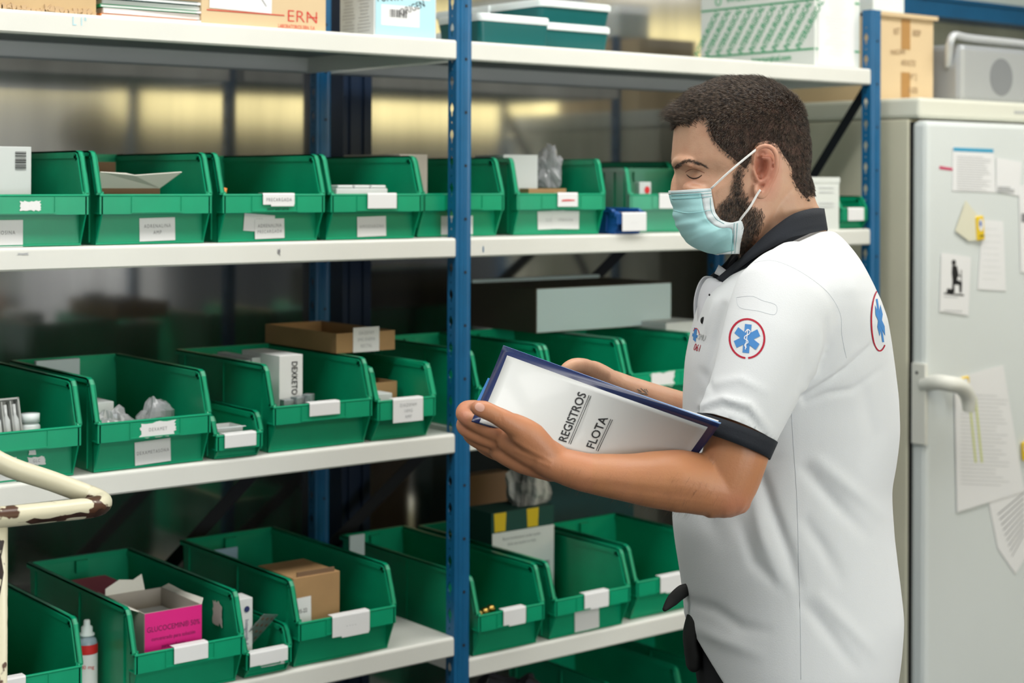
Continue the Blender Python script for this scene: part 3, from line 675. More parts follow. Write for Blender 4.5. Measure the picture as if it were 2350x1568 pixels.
q = MB(); P = front(M, s[1], .004, .085); q.add([P @ Vector((.006*math.cos(a), .008*math.sin(a), 0)) for a in [j*PI/8 for j in range(16)]], [tuple(range(16))]); build('red_dot', q, REDP, t)
t, M, s = carton('carton', 'tall white carton at the right end of the second shelf behind the neck', 'box', onY(1852, 450, 2.505).x, onY(1926, 450, 2.505).x, 2.505, 2.60, ZB, ZB+.118, mat('white_box_card', (0, 0, 0)))
q = MB(); P = front(M, s[1], 0, 0)
for yy in (.095, .085, .06, .052): flat(q, P, rect(.01, yy, .05, .003), .0002)
build('printed_lines', q, mat('very_faint_ink', (.60, .62, .62), .8), t)
build('lid', MB(M).box(-s[0]/2-.001, s[0]/2+.001, -s[1]/2-.001, s[1]/2+.001, s[2]-.012, s[2]+.0005), mat('white_box_card', (0, 0, 0)), t)
# ----- third shelf contents
M = frame(.985, 2.545, ZC+.02, .12, -.25)
t = thing('ampoule_tray', 'grey moulded tray of ampoules leaning in the leftmost bin of the third shelf', 'tray', M, 'ampoule trays')
m = MB(M).box(-.035, .042, 0, .004, 0, .105); m.box(-.035, -.032, -.014, 0, 0, .105).box(.039, .042, -.014, 0, 0, .105).box(-.035, .042, -.014, 0, .102, .105)
for i in range(1, 5): m.box(-.035+i*.0154-.001, -.035+i*.0154+.001, -.014, 0, 0, .1)
build('tray_body', m, mat('grey_tray', (.36, .37, .36), .4), t)
m = MB(M)
for i in range(5): m.tube([(-.0275+i*.0154, -.008, 0), (-.0275+i*.0154, -.008, .07), (-.0275+i*.0154, -.008, .078), (-.0275+i*.0154, -.008, .095)], [.0062, .0062, .003, .0035], 10)
build('ampoule', m, mat('ampoule_glass', (.50, .52, .52), .2), t, smooth=True)
M = frame(1.045, 2.565, ZC+.005, .1)
tag(build('white_jar', MB(M).tube([(0, 0, 0), (0, 0, .072), (0, 0, .078)], [.016, .016, .012], 16).tube([(0, 0, .078), (0, 0, .092)], .015, 16), FROST, smooth=True), 'white plastic jar behind the ampoule tray on the third shelf', 'jar')
t, M, s = carton('carton', 'white card standing at the back of the DEXAMETASONA bin', 'box', 1.135, 1.215, 2.76, 2.77, ZC+.003, ZC+.158, PAPERG, rx=-.0)
t, M, s = carton('carton', 'small white carton in the DEXAMETASONA bin', 'box', 1.135, 1.205, 2.60, 2.68, ZC+.003, ZC+.100, mat('off_white_card', (0, 0, 0)))
FILM = mat('bag_film', (.55, .55, .58), .08, alpha=.45)
crumple('clear zip bag crumpled at the left of the DEXAMETASONA bin', (1.186, 2.558, ZC+.055), .040, .026, .036, FILM, seed=8, amp=.4, group='clear bags in the DEXAMETASONA bin')
crumple('clear bag lying at the right of the DEXAMETASONA bin', (1.272, 2.58, ZC+.052), .036, .026, .040, FILM, seed=12, amp=.5, group='clear bags in the DEXAMETASONA bin')
t, M, s = carton('clear_tray', 'clear shallow tray in the small bin of the third shelf', 'tray', 1.352, 1.402, 2.515, 2.56, ZC+.03, ZC+.052, mat('tray_white', (0, 0, 0)), open_=True)
m = MB(M).box(-s[0]/2-.004, s[0]/2+.004, -s[1]/2-.004, -s[1]/2, s[2]-.001, s[2]); build('rim', m, FROST, t)
xs = 1.460
for i, (w_, h_, lab) in enumerate([(.016, .150, 'white carton leaning at the left in the DEXKETO bin'), (.018, .154, 'white carton second from the left in the DEXKETO bin')]):
    carton('carton', lab, 'box', xs+i*.019, xs+i*.019+w_, 2.62, 2.75, ZC+.003, ZC+h_, mat('off_white_card', (0, 0, 0)), group='cartons in the DEXKETO bin')
t, M, s = carton('carton', 'tall white carton with DEXKETO written down its front', 'box', 1.497, 1.545, 2.555, 2.69, ZC+.003, ZC+.162, mat('off_white_card2', (.72, .73, .72), .7))
q = MB(); P = front(M, s[1], .006, .118); 
text_on(q, P, 'DEXKETO', .0165, 0, 0, -PI/2, sx=.80, bold=.012); build('handwriting', q, INKB, t)
for i in range(3):
    M = frame(1.502+i*.022, 2.538, ZC+.003, .3*i)
    tag(build('ampoule_pack', MB(M).box(-.010, .010, -.008, .008, 0, .084+.003*i), mat('silver_foil', (.45, .5, .52), .3, metal=.5, var=.7, vscale=60), bevel=.001), ['foil ampoule pack at the left in front of the DEXKETO carton', 'middle foil ampoule pack in front of the DEXKETO carton', 'foil ampoule pack at the right in front of the DEXKETO carton'][i], 'pack', 'foil packs in the DEXKETO bin')
# brown open box on top of the rims
z0 = ZC+.1535; Yb = 2.60
xa = onY(772, 800, Yb).x; xb = onY(906, 800, Yb).x; zt = onY(840, 762, Yb).z
t, M, s = carton('cardboard_box', 'open brown cardboard box with a typed label standing on the bins of the third shelf', 'box', xa, xb, Yb, Yb+.26, z0, zt, CARD, open_=True)
patch(t, 'paper_label', front(M, s[1], .0, s[2]*.62), .058, .046, PAPER, 0, [('DIAZEPAM', .0085, 0, .012, 0), ('5MG ENEMA', .0085, 0, 0, 0), ('RECTAL', .0085, 0, -.012, 0)], INKL)
carton('carton', 'small white carton in the DIAZEPAM bin', 'box', 1.676, 1.718, 2.526, 2.57, ZC+.003, ZC+.083, mat('off_white_card', (0, 0, 0)))
carton('cardboard_box', 'torn brown carton in the DIAZEPAM bin', 'box', 1.700, 1.765, 2.58, 2.66, ZC+.003, ZC+.096, CARD, open_=True)
# big pale box behind on the third shelf, right bay, on the rims of the bins
Yg = 2.70; xa = onY(1230, 690, Yg).x; xb = onY(1540, 690, Yg).x; z0 = onY(1380, 732, Yg).z; zt = onY(1380, 655, Yg).z
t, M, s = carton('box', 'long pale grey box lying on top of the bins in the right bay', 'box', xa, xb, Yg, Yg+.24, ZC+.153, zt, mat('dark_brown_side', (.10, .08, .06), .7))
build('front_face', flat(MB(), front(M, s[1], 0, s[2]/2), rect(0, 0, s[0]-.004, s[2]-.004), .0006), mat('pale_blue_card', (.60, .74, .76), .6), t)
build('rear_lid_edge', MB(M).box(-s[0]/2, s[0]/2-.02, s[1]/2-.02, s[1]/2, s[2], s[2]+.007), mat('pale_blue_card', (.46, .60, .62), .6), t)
t, M, s = carton('carton', 'white carton showing above the bin rim beside the shirt placket', 'box', 2.498, 2.62, 2.62, 2.78, ZC+.004, ZC+.166, PAPER)
# ----- fourth shelf contents
t, M, s = carton('cardboard_box', 'brown carton in the bin at the lower left corner', 'box', .93, .99, 2.53, 2.64, ZD1+.003, ZD1+.110, CARD)
xb0 = (onZ(182, 1560, ZD1).x+onZ(219, 1560, ZD1).x)/2
BX, BY = 1.165, 2.615; M = frame(BX, BY, ZD1); t = thing('medicine_bottle', 'white-capped clear bottle with a red and white label beside the magenta carton bin', 'bottle', M)
def rings(M, prof, n=24): return [[M @ Vector((r*math.cos(2*PI*k/n), r*math.sin(2*PI*k/n), z)) for k in range(n)] for r, z in prof]
RB = .0175
m = MB(); m.loft(rings(M, [(RB-.002, 0), (RB, .003), (RB, .078), (RB-.002, .085), (.010, .090), (.009, .093)])); build('bottle_body', m, mat('bottle_plastic', (.40, .50, .58), .25, trans=.2), t, smooth=True)
m = MB(); m.loft(rings(M, [(.013, .091), (.013, .094), (.0095, .096), (.0095, .105), (.0055, .108), (.0055, .115), (.004, .117)])); build('cap', m, FROST, t, smooth=True)
m = MB(); m.loft(rings(M, [(RB+.0004, .006), (RB+.0004, .062)]), caps=False); build('label_wrap', m, PAPER, t, smooth=True)
m = MB(); m.loft(rings(M, [(RB+.0007, .0625), (RB+.0007, .078)]), caps=False); build('red_band', m, REDP, t, smooth=True)
q = MB(); 
vc = Vector((0, 0, 0)) - Vector((BX, BY, 0)); vc.z = 0; vc.normalize(); side_ = Vector((-vc.y, vc.x, 0))
Pm = face_frame(Vector((BX, BY, ZD1+.042))+vc*(RB+.001), side_, vc)
text_on(q, Pm, '500 mg', .009, -.001, 0); build('lettering', q, REDP, t)
# magenta carton
Ymg = 2.526
t, M, s = carton('carton', 'magenta carton printed GLUCOCEMIN 50%, torn open, in the bin on the fourth shelf', 'box', onY(331, 1420, Ymg).x, onY(463, 1400, Ymg).x, Ymg, Ymg+.15, ZD1+.003, ZD1+.135, mat('grey_board', (.42, .38, .33), .85), open_=True)
h_ = s[2]
patch(t, 'magenta_panel', front(M, s[1], 0, h_*.62), s[0]-.001, h_*.76, PINK, 0, [('GLUCOCEMIN® 50%', .0125, 0, .022, 0), ('concentrado para solución', .0088, 0, .006, 0), ('para perfusión', .0088, 0, -.008, 0)], mat('dark_magenta_ink', (.10, .005, .05), .6))
patch(t, 'pink_panel', front(M, s[1], 0, h_*.12), s[0]-.001, h_*.23, mat('light_pink', (.72, .38, .36), .6), 0, [('Envases contiene 100 ampollas', .006, 0, .006, 0)], INK)
fl = MB(M); a, b = s[0]/2, s[1]/2
fl.add([(-a, -b+.02, h_), (-a, b, h_), (-a-.018, b-.01, h_+.012), (-a-.015, 0, h_+.010), (-a-.020, -b+.03, h_+.008)], [(0, 1, 2, 3, 4)])
fl.add([(a, -b+.002, h_), (a, b, h_), (a+.004, b-.02, h_+.010), (a+.006, 0, h_+.006), (a+.007, -b+.01, h_+.008)], [(0, 1, 2, 3, 4)])
fl.add([(-a, b-.0, h_-.01), (a*.4, b-.0, h_), (a*.3, b+.002, h_+.028), (0, b+.002, h_+.020), (-a*.5, b+.002, h_+.024), (-a, b, h_+.012)], [(0, 1, 2, 3, 4, 5)])
fo = build('torn_flap', fl, mat('flap_white', (0, 0, 0)), t); md = fo.modifiers.new('s', 'SOLIDIFY'); md.thickness = .001
build('contents', MB(M).box(-a+.004, a-.004, -b+.02, b-.01, .004, h_-.03), PAPER, t)
t, M, s = carton('carton', 'dark red and white carton behind the magenta one', 'box', 1.215, 1.31, 2.69, 2.86, ZD1+.003, ZD1+.125, mat('dim_pink', (.55, .10, .16), .6))
build('white_band', flat(MB(), front(M, s[1], 0, .10), rect(0, 0, s[0]-.004, .02), .0004), PAPER, t)
q = MB(); P = face_frame((1.392-.0105-.0023, 2.56, ZD1+.105), (0, -1, 0), (-1, 0, 0)); flat(q, P, torn(0, 0, .034, .042, .2, 8, 5), .0004); build('torn_sticker', q, mat('pinkish_paper', (.62, .52, .50), .8), BINS['D2'])
M = frame(1.413, 2.56, ZD1+.004, .0)
t, M, s = carton('carton', 'narrow white carton with a blue dot standing in the small bin of the fourth shelf', 'box', 1.4055, 1.437, 2.540, 2.58, ZD1+.004, ZD1+.128, mat('off_white_card2', (0, 0, 0)))
P = front(M, s[1], .004, .105)
q = MB(); q.add([P @ Vector((.0055*math.cos(a), .0055*math.sin(a), 0)) for a in [j*PI/8 for j in range(16)]], [tuple(range(16))]); build('blue_dot', q, mat('navy_print', (.02, .03, .12), .6), t)
lettering(t, 'lettering', front(M, s[1], .004, .065), [('Instagamida A', .0095, 0, 0, -PI/2)], mat('navy_print', (0, 0, 0)))
carton('carton', 'pale carton behind the narrow one in the small bin of the fourth shelf', 'box', 1.4065, 1.425, 2.60, 2.63, ZD1+.004, ZD1+.135, mat('off_white_card', (0, 0, 0)))
M = frame(1.450, 2.55, ZD1+.064, .5, -.9, .25)
t = thing('blister_pack', 'silver blister pack of brown capsules tilted in the small bin', 'blister pack', M)
build('foil', MB(M).box(-.024, .024, -.04, .04, 0, .0008), mat('silver_foil2', (.42, .44, .46), .3, metal=.6), t)
m = MB(M)
for i in range(3):
    for j in range(5): m.ball((-.015+i*.015, -.030+j*.015, .002), .0045, .0055, .003, 8)
build('capsule', m, mat('brown_capsule', (.20, .08, .04), .3), t, smooth=True)['kind'] = 'stuff'
t, M, s = carton('cardboard_box', 'brown cardboard box with a white DS-22 tag in a bin of the fourth shelf', 'box', 1.515, 1.612, 2.535, 2.66, ZD1+.003, ZD1+.150, CARD, rz=.0)
patch(t, 'paper_tag', front(M, s[1], -.030, .085), .036, .052, PAPER, .02, [('DS-22', .010, -.001, .002, .05)], INKB)
build('top_flap', MB(M).box(-s[0]/2+.01, s[0]/2-.01, -s[1]/2+.003, -s[1]/2+.006, s[2], s[2]+.008), KRAFT, t)
carton('card', 'pale blue card showing behind in the right bin of the fourth shelf', 'card', 1.505, 1.585, 2.86, 2.864, ZD1+.003, ZD1+.140, mat('sky_card', (.30, .46, .58), .7))
q = MB(); P = onX(920, 1268, 1.7345); 
t, M, s = carton('carton', 'white card standing in the dark beside the blue upright on the fourth shelf', 'card', 1.765, 1.80, 2.74, 2.745, ZD1, ZD1+.158, PAPERG)
# right bay fourth shelf
t, M, s = carton('carton', 'green and yellow striped carton with a white printed panel standing in a fourth-shelf bin', 'box', 2.0835, 2.2500, 2.70, 2.79, ZD2+.004, 0.9183, mat('dark_green_print', (.01, .07, .055), .6))
w_ = s[0]
for u in (-.37, .15):
    q = MB(); flat(q, front(M, s[1], 0, 0, .0006), [(w_*u-.014, 0.1727), (w_*u+.014, 0.1727), (w_*u+.016, s[2]-.001), (w_*u-.016, s[2]-.001)], .0003); build('yellow_stripe', q, YEL, t)
patch(t, 'white_panel', front(M, s[1], .0, 0.0863, .0012), w_-.002, 0.1687, PAPER, 0, [('Blauwe handschoenen zonder poeder', .0078, -.005, .070, 0), ('Gants sans poudre en vinyle', .0078, -.005, .058, 0)], INK)
build('barcode', bars(front(M, s[1], .06, .075, .002), 12, .018, .045), INK, t)
crumple('black and white striped cloth bag lying on the green and yellow carton', (2.2123, 2.745, 0.9543), .045, .04, .055, mat('striped_cloth', (.55, .54, .50), .8, col2=(.05, .05, .05), vscale=9, streak=(6, 1, .3)), name='cloth_bag', seed=21, cat='bag')
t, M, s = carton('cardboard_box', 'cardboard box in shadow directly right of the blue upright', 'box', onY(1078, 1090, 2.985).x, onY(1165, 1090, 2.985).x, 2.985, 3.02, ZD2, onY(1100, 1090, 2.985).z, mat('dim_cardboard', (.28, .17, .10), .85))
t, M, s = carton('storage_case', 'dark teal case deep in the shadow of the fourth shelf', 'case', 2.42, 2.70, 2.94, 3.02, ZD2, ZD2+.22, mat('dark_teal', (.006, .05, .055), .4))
crumple('dark plastic bag lying on the lowest shelf', (2.15, 2.70, ZE+.11), .11, .10, .12, mat('dark_film', (.05, .05, .06), .25), seed=5)
carton('carton', 'brown wooden box on the lowest shelf under the right bay', 'box', 1.93, 2.03, 2.60, 2.9, ZE, ZE+.2, KRAFT)
for k, (px, cnt) in enumerate([(1085, 3)]):
    for i in range(cnt):
        tag(build('brass_fitting', MB().ball((1.915+i*.022, 2.52+.01*i, ZD2+.072), .010, .010, .010, 8), mat('brass', (.45, .30, .08), .3, metal=1), smooth=True), ['brass fitting nearest the blue upright in the bin', 'brass fitting in the middle of the row in the bin', 'brass fitting furthest right in the bin'][i], 'fitting', 'brass fittings in the bin')
# ------------------------------------------------------------ fridge and what is on it
XF = 3.12; YD = 2.408; ZT = onX(2090, 224, XF).z
fr = thing('fridge', 'tall white fridge with a closed door covered in papers at the right of the shelving', 'fridge', Matrix.Translation((3.45, 2.8, 0)))
m = MB(); m.box(XF, XF+.68, 2.462, 3.10, .05, ZT-.05); build('fridge_body', m, CREAM, fr, bevel=.004)
m = MB(); m.box(XF, XF+.68, 2.43, 3.10, ZT-.048, ZT); build('top_cap', m, mat('pale_cream_plastic', (.72, .72, .62), .4), fr, bevel=.008)
m = MB(); m.box(XF+.006, XF+.674, 2.452, 2.462, .06, ZT-.056); build('door_gasket', m, GASK, fr)
m = MB(); m.box(XF, XF+.68, YD, 2.452, .06, ZT-.054); dr = build('door', m, FRID, fr, bevel=.012)
zh0 = onX(2100, 1018, XF).z; zh1 = onX(2100, 832, XF).z
m = MB(); m.box(XF-.008, XF+.002, YD-.004, YD+.036, zh0, zh1)
m.tube([(XF+.002, YD+.01, zh1-.05), (XF-.0, YD-.03, zh1-.04), (XF+.012, YD-.055, zh1-.042), (XF+.045, YD-.062, zh1-.05), (XF+.075, YD-.060, zh1-.075), (XF+.082, YD-.058, zh1-.11)], [.017, .018, .0185, .019, .018, .014], 14, smooth=4)
hd = build('door_handle', m, mat('ivory_plastic', (.74, .74, .68), .35), dr, bevel=.002); smooth_by_angle(hd)
build('hinge_screw', MB().tube([(XF-.0095, YD+.02, zh1-.022), (XF-.007, YD+.02, zh1-.022)], .0035, 10), GASK, dr)
m = MB(); m.box(XF+.02, XF+.66, 2.5, 3.05, 0, .05); build('plinth', m, GASK, fr)
m = MB(); P = face_frame((XF+.40, 2.4295, ZT-.024), (1, 0, 0), (0, -1, 0)); 
for k in range(7): flat(m, P, rect(-.03+k*.009, 0, .006, .007), .0004)
build('badge', m, INKL, fr)
def sheet(name, label, cat, px, m, off=.001, group='papers on the fridge door', curl=0.):
    pts = [onY(a, b, YD-off) for a, b in px]; c = sum(pts, Vector())/len(pts); n = len(pts)
    mb = MB(Matrix.Translation(-c)); q = [p.copy() for p in pts]
    mb.add(q+[p-Vector((0, .0005, 0)) for p in q], [tuple(range(n)), tuple(range(n, 2*n))[::-1]]+[(i, (i+1) % n, (i+1) % n+n, i+n) for i in range(n)])
    o = single(name, label, cat, mb, m, Matrix.Translation(c), group); return o, c
def onsheet(o, name, mb, m): return build(name, mb, m, o)
def lines(px0, py0, px1, py1, n, off, seed=1, th=.0012, jitter=.3):
    mb = MB(); r = random.Random(seed)
    for k in range(n):
        y = py0+(py1-py0)*k/max(1, n-1); l = r.uniform(1-jitter, 1); xe = px0+(px1-px0)*l
        a, b = onY(px0, y, YD-off), onY(xe, y+(xe-px0)*.045, YD-off)
        mb.add([a, b, b-Vector((0, 0, th)), a-Vector((0, 0, th))], [(0, 1, 2, 3)])
    return mb
o, c = sheet('paper_sheet', 'white printed sheet with a blue header at the top of the fridge door', 'paper', [(2186, 336), (2280, 344), (2285, 442), (2186, 438)], PAPER)
onsheet(o, 'blue_header', lines(2188, 338, 2280, 339, 1, .002, th=.009, jitter=0), mat('header_blue', (.05, .35, .55), .6)); onsheet(o, 'printed_lines', lines(2196, 358, 2278, 434, 15, .002), INKL)
o, c = sheet('paper_sheet', 'blank white sheet right of the blue-headed one on the fridge door', 'paper', [(2286, 362), (2345, 372), (2338, 450), (2286, 440)], PAPER, .0015)
onsheet(o, 'printed_lines', lines(2290, 428, 2330, 438, 3, .003, th=.003), INKL)
o, c = sheet('red_mark', 'short red felt-pen mark on the fridge door', 'mark', [(2156, 381), (2188, 386), (2188, 392), (2156, 388)], mat('pink_ink', (.60, .05, .14), .5), .0006)
o, c = sheet('paper_note', 'curled cream paper note held by the yellow magnet on the fridge door', 'paper', [(2216, 460), (2248, 500), (2252, 552), (2222, 553), (2192, 530)], mat('cream_paper', (.72, .70, .55), .7), .004)
def magnet(label, px, lx):
    c = onY(px[0], px[1], YD-.006); M = Matrix.Translation(c) @ Euler((0, px[4], 0)).to_matrix().to_4x4()
    t = thing('fridge_magnet', label, 'magnet', M, 'yellow fridge magnets')
    a, b = px[2]/2, px[3]/2
    build('plate', MB(M).box(-a, a, -.003, .003, -b, b), YEL, t, bevel=.003)
    P = M @ face_frame((0, -.0034, .008), (1, 0, 0), (0, -1, 0)); m = MB(); m.add([P @ Vector((a*.62*math.cos(q), b*.5*math.sin(q), 0)) for q in [j*PI/10 for j in range(20)]], [tuple(range(20))])
    build('oval', m, PAPER, t)
    m = MB(); m.add([P @ Vector((a*.3*math.cos(q)-.002, b*.26*math.sin(q)+.003, .0003)) for q in [j*PI/8 for j in range(16)]], [tuple(range(16))]); build('blue_mark', m, mat('magnet_blue', (.02, .10, .45), .5), t)
    m = MB(); flat(m, P, rect(.001, -b*.9, a*1.2, .003), .0003); build('printed_line', m, INKB, t)
magnet('yellow magnet tilted on the cream note of the fridge door', (2249, 524, .028, .058, -.1), 0)
magnet('yellow magnet on the large sheet beside the fridge handle', (2214, 887, .032, .046, -.06), 0)
magnet('yellow magnet cut off by the right picture edge on the fridge door', (2352, 1035, .022, .046, -.1), 0)
o, c = sheet('paper_sheet', 'pale narrow sheet under the tilted yellow magnet on the fridge door', 'paper', [(2255, 505), (2302, 508), (2308, 668), (2243, 664)], PAPER, .0015)
onsheet(o, 'printed_lines', lines(2255, 525, 2300, 640, 9, .0025, th=.0008), mat('very_faint_ink', (.60, .62, .62), .8))
o, c = sheet('postcard', 'white postcard with a dark kneeling figure on the fridge door', 'postcard', [(2160, 580), (2228, 590), (2222, 724), (2156, 715)], PAPER, .002)
m = MB()
def pf(pts): m.add([onY(a, b, YD-.0028) for a, b in pts], [tuple(range(len(pts)))])
pf([(2189+5*math.cos(k*PI/5), 603+7*math.sin(k*PI/5)) for k in range(10)]); pf([(2185, 610), (2196, 610), (2200, 628), (2196, 645), (2186, 645), (2184, 628)])
pf([(2186, 643), (2198, 643), (2208, 648), (2207, 672), (2202, 672), (2201, 654), (2190, 654), (2191, 672), (2184, 674)]); pf([(2174, 662), (2186, 664), (2187, 674), (2172, 672)]); pf([(2196, 630), (2206, 632), (2206, 635), (2196, 634)]); pf([(2205, 620), (2207, 620), (2207, 650), (2205, 650)]); pf([(2166, 672), (2212, 676), (2212, 680), (2166, 675)])
onsheet(o, 'figure', m, INKB); onsheet(o, 'printed_lines', lines(2166, 680, 2210, 712, 2, .0028, th=.002), INKL)
o, c = sheet('paper_sheet', 'white sheet with a dark stamp at the right picture edge of the fridge door', 'paper', [(2338, 425), (2390, 425), (2390, 630), (2342, 625)], PAPER, .002)
onsheet(o, 'stamp', lines(2344, 490, 2370, 505, 4, .003, th=.005), INK)
o, c = sheet('paper_sheet', 'large printed form with a yellow highlighted column beside the fridge handle', 'paper', [(2190, 868), (2302, 838), (2350, 1128), (2196, 1176)], PAPER, .003)
onsheet(o, 'printed_lines', lines(2205, 905, 2318, 1110, 24, .004, th=.0010), INKL)
m = MB()
for x0_ in (2222, 2236):
    m.add([onY(x0_, 912, YD-.0042), onY(x0_+5, 912, YD-.0042), onY(x0_+20, 1062, YD-.0042), onY(x0_+15, 1062, YD-.0042)], [(0, 1, 2, 3)])
onsheet(o, 'highlighted_column', m, mat('highlighter', (.62, .66, .30), .7))
o, c = sheet('paper_sheet', 'slanting printed sheet hanging below the large form on the fridge door', 'paper', [(2268, 1150), (2370, 1112), (2380, 1240), (2330, 1318), (2290, 1260)], PAPER, .0015)
m = MB()
for k in range(9):
    a, b = onY(2290+k*4, 1180+k*12, YD-.0026), onY(2350, 1130+k*12, YD-.0026); m.add([a, b, b-Vector((0, 0, .003)), a-Vector((0, 0, .003))], [(0, 1, 2, 3)])
onsheet(o, 'printed_lines', m, INK)
# on top of the fridge
zt = ZT
Yb_ = 2.60; xa = onY(2012, 120, Yb_).x; xb = onY(2142, 120, Yb_).x
t, M, s = carton('cardboard_box', 'tan cardboard box with brown tape and faded handwriting on top of the fridge', 'box', xa, xb, Yb_, Yb_+.36, zt+.0, onY(2080, 40, Yb_).z, mat('buff_cardboard', (0, 0, 0)))
hh = s[2]
patch(t, 'tape_strip', front(M, s[1], .0, hh*.80), .034, hh*.36, TAPE); patch(t, 'tape_strip', front(M, s[1], .0, hh*.18), .034, hh*.34, TAPE)
lettering(t, 'handwriting', front(M, s[1], 0, 0, .0014), [('KIT', .022, -.035, hh*.82, .1), ('RESP', .022, .042, hh*.82, 0), ('MASCARA', .018, -.03, hh*.58, .1), ('ADULTO', .02, .01, hh*.46, 0), ('Nº 2', .022, .028, hh*.30, 0), ('8 UDS', .02, .028, hh*.14, 0)], mat('faded_brown_ink', (.30, .19, .10), .8), .7)
build('bent_flap', MB(M).box(-s[0]/2-.004, s[0]/2+.006, -s[1]/2-.01, -s[1]/2+.003, s[2]-.002, s[2]+.008), mat('buff_cardboard', (0, 0, 0)), t)
t, M, s = carton('storage_case', 'translucent white case lying on top of the cardboard box above the fridge', 'case', xa+.01, onY(2090, 20, Yb_).x, Yb_+.02, Yb_+.26, onY(2080, 40, Yb_).z+.009, onY(2080, 40, Yb_).z+.10, FROST)
c = onY(2164, 200, 2.70); crumple('folded white cloth between the cardboard box and the grey radio on the fridge', (c.x, 2.70, zt+.026), .034, .04, .038, mat('white_cloth', (.60, .58, .52), .9), name='folded_cloth', seed=31, cat='cloth', amp=.25)
Yr = 2.55; xa = onY(2205, 160, Yr).x; xb = onY(2440, 160, Yr).x; za = zt; zb = onY(2270, 105, Yr).z
M = Matrix.Translation(((xa+xb)/2, Yr, za)); t = thing('radio', 'silver grey portable radio with a carrying handle on top of the fridge', 'radio', M)
ro = build('radio_body', MB().box(xa, xb, Yr, Yr+.12, za+.002, zb), SILV, t, bevel=.015)
m = MB(); cc = Vector(((xa*.62+xb*.38), Yr-.0006, (za+zb)/2-.003))
rr_ = (zb-za)*.32
m.add([cc+Vector((rr_*math.cos(q), 0, rr_*math.sin(q))) for q in [j*PI/16 for j in range(32)]], [tuple(range(32))]); build('speaker_grille', m, mat('radio_grille', (.20, .21, .22), .6), ro)
m = MB(); zz_ = zb+.016
m.tube([(xa+.0, Yr+.04, zb-.055), (xa-.022, Yr+.02, zb-.02), (xa-.028, Yr+.01, zb+.005), (xa-.01, Yr+.01, zz_+.004), (xa+.06, Yr+.01, zz_), (xb-.06, Yr+.01, zz_-.004), (xb, Yr+.01, zz_-.02), (xb+.01, Yr+.04, zb-.05)], .010, 12, smooth=4)
build('handle', m, mat('bright_silver_plastic', (.58, .60, .62), .25, metal=.2), t, smooth=True)
# ------------------------------------------------------------ trolley rail, lower left
CHIP = mat('chipped_cream_enamel', (.66, .62, .46), .3, col2=(.08, .035, .02), vscale=20)
nt = CHIP.node_tree
for n in nt.nodes:
    if n.type == 'VALTORGB': n.color_ramp.elements[0].position = .44; n.color_ramp.elements[1].position = .455
CR = mat('cream_enamel_tube', (.66, .62, .46), .28)
A0 = onD(-120, 982, 1.98); A1 = onD(0, 1062, 2.0); A2 = onD(120, 1105, 2.02); A3 = onD(205, 1137, 2.03); A4 = onD(234, 1152, 2.02); A5 = onD(215, 1164, 1.99); A6 = onD(150, 1172, 1.96); A7 = onD(15, 1186, 1.90); A8 = onD(-60, 1192, 1.87)
tr = thing('trolley', 'old cream-enamelled trolley rail with chipped paint at the lower left corner', 'trolley', Matrix.Translation((A7.x, A7.y, 0)))
m = MB(); m.tube([A0, A1, A2, A3], [.0125, .0125, .0122, .0122], 16, smooth=5); build('rail', m, CR, tr, smooth=True)
m = MB(); m.tube([A3, A4, A5, A6, A7, A8], [.0122, .0122, .0125, .0122, .0122, .0122], 16, smooth=6); build('chipped_rail', m, CHIP, tr, smooth=True)
Pz = onD(-8, 1190, 1.90); m = MB(); m.tube([(Pz.x, Pz.y, .02), (Pz.x, Pz.y, Pz.z+.004)], .0125, 16); m.tube([(Pz.x-.4, Pz.y-.1, .02), (Pz.x-.4, Pz.y-.1, Pz.z)], .0125, 16); build('post', m, CHIP, tr, smooth=True)
def flakes(path, rads, seed, a_mid, a_w, t0, t1, n=16, sub=8):
    P, Rr_ = catmull([Vector(p) for p in path], list(rads), sub); mb = MB(); k = len(P); last = None; rr = random.Random(seed)
    for i in range(int(k*t0), int(k*t1)):
        T = (P[min(i+1, k-1)]-P[max(i-1, 0)]).normalized(); B = (FWD-T*FWD.dot(T)).normalized()*-1; N_ = T.cross(B)
        if N_.z > 0 or (abs(N_.z) < .2 and N_.dot(RIGHT) > 0): N_ = -N_
        h = a_w*(.35+.65*abs(noise.noise(Vector((i*.33, seed, 0)))*2.2)) if int(k*t0)+1 < i < int(k*t1)-2 else .02; m_ = a_mid+.3*noise.noise(Vector((i*.2, 0, seed)))
        ring = [P[i]+(B*math.cos(m_+h*(j/5-.5))+N_*math.sin(m_+h*(j/5-.5)))*(Rr_[i]+.0003) for j in range(6)]
        if last: o_ = len(mb.v); mb.v += last+ring; mb.f += [(o_+j, o_+j+1, o_+7+j, o_+6+j) for j in range(5)]
        last = ring
    return mb
RUSTY = mat('bare_brown_metal', (.05, .022, .015), .45, var=.5, vscale=50)
build('paint_chip', flakes([A3, A4, A5, A6, A7, A8], [.0122, .0122, .0125, .0122, .0122, .0122], 3, .45, 1.1, .12, .80), RUSTY, tr, smooth=True)
build('paint_chip', flakes([(Pz.x, Pz.y, Pz.z), (Pz.x, Pz.y, Pz.z-.13), (Pz.x, Pz.y, Pz.z-.2)], [.0125]*3, 9, 0, 3.0, 0, .55), RUSTY, tr, smooth=True)
m = MB(); m.box(Pz.x-.42, Pz.x+.02, Pz.y-.12, Pz.y+.25, .25, .27); build('lower_tray', m, CREAM, tr)
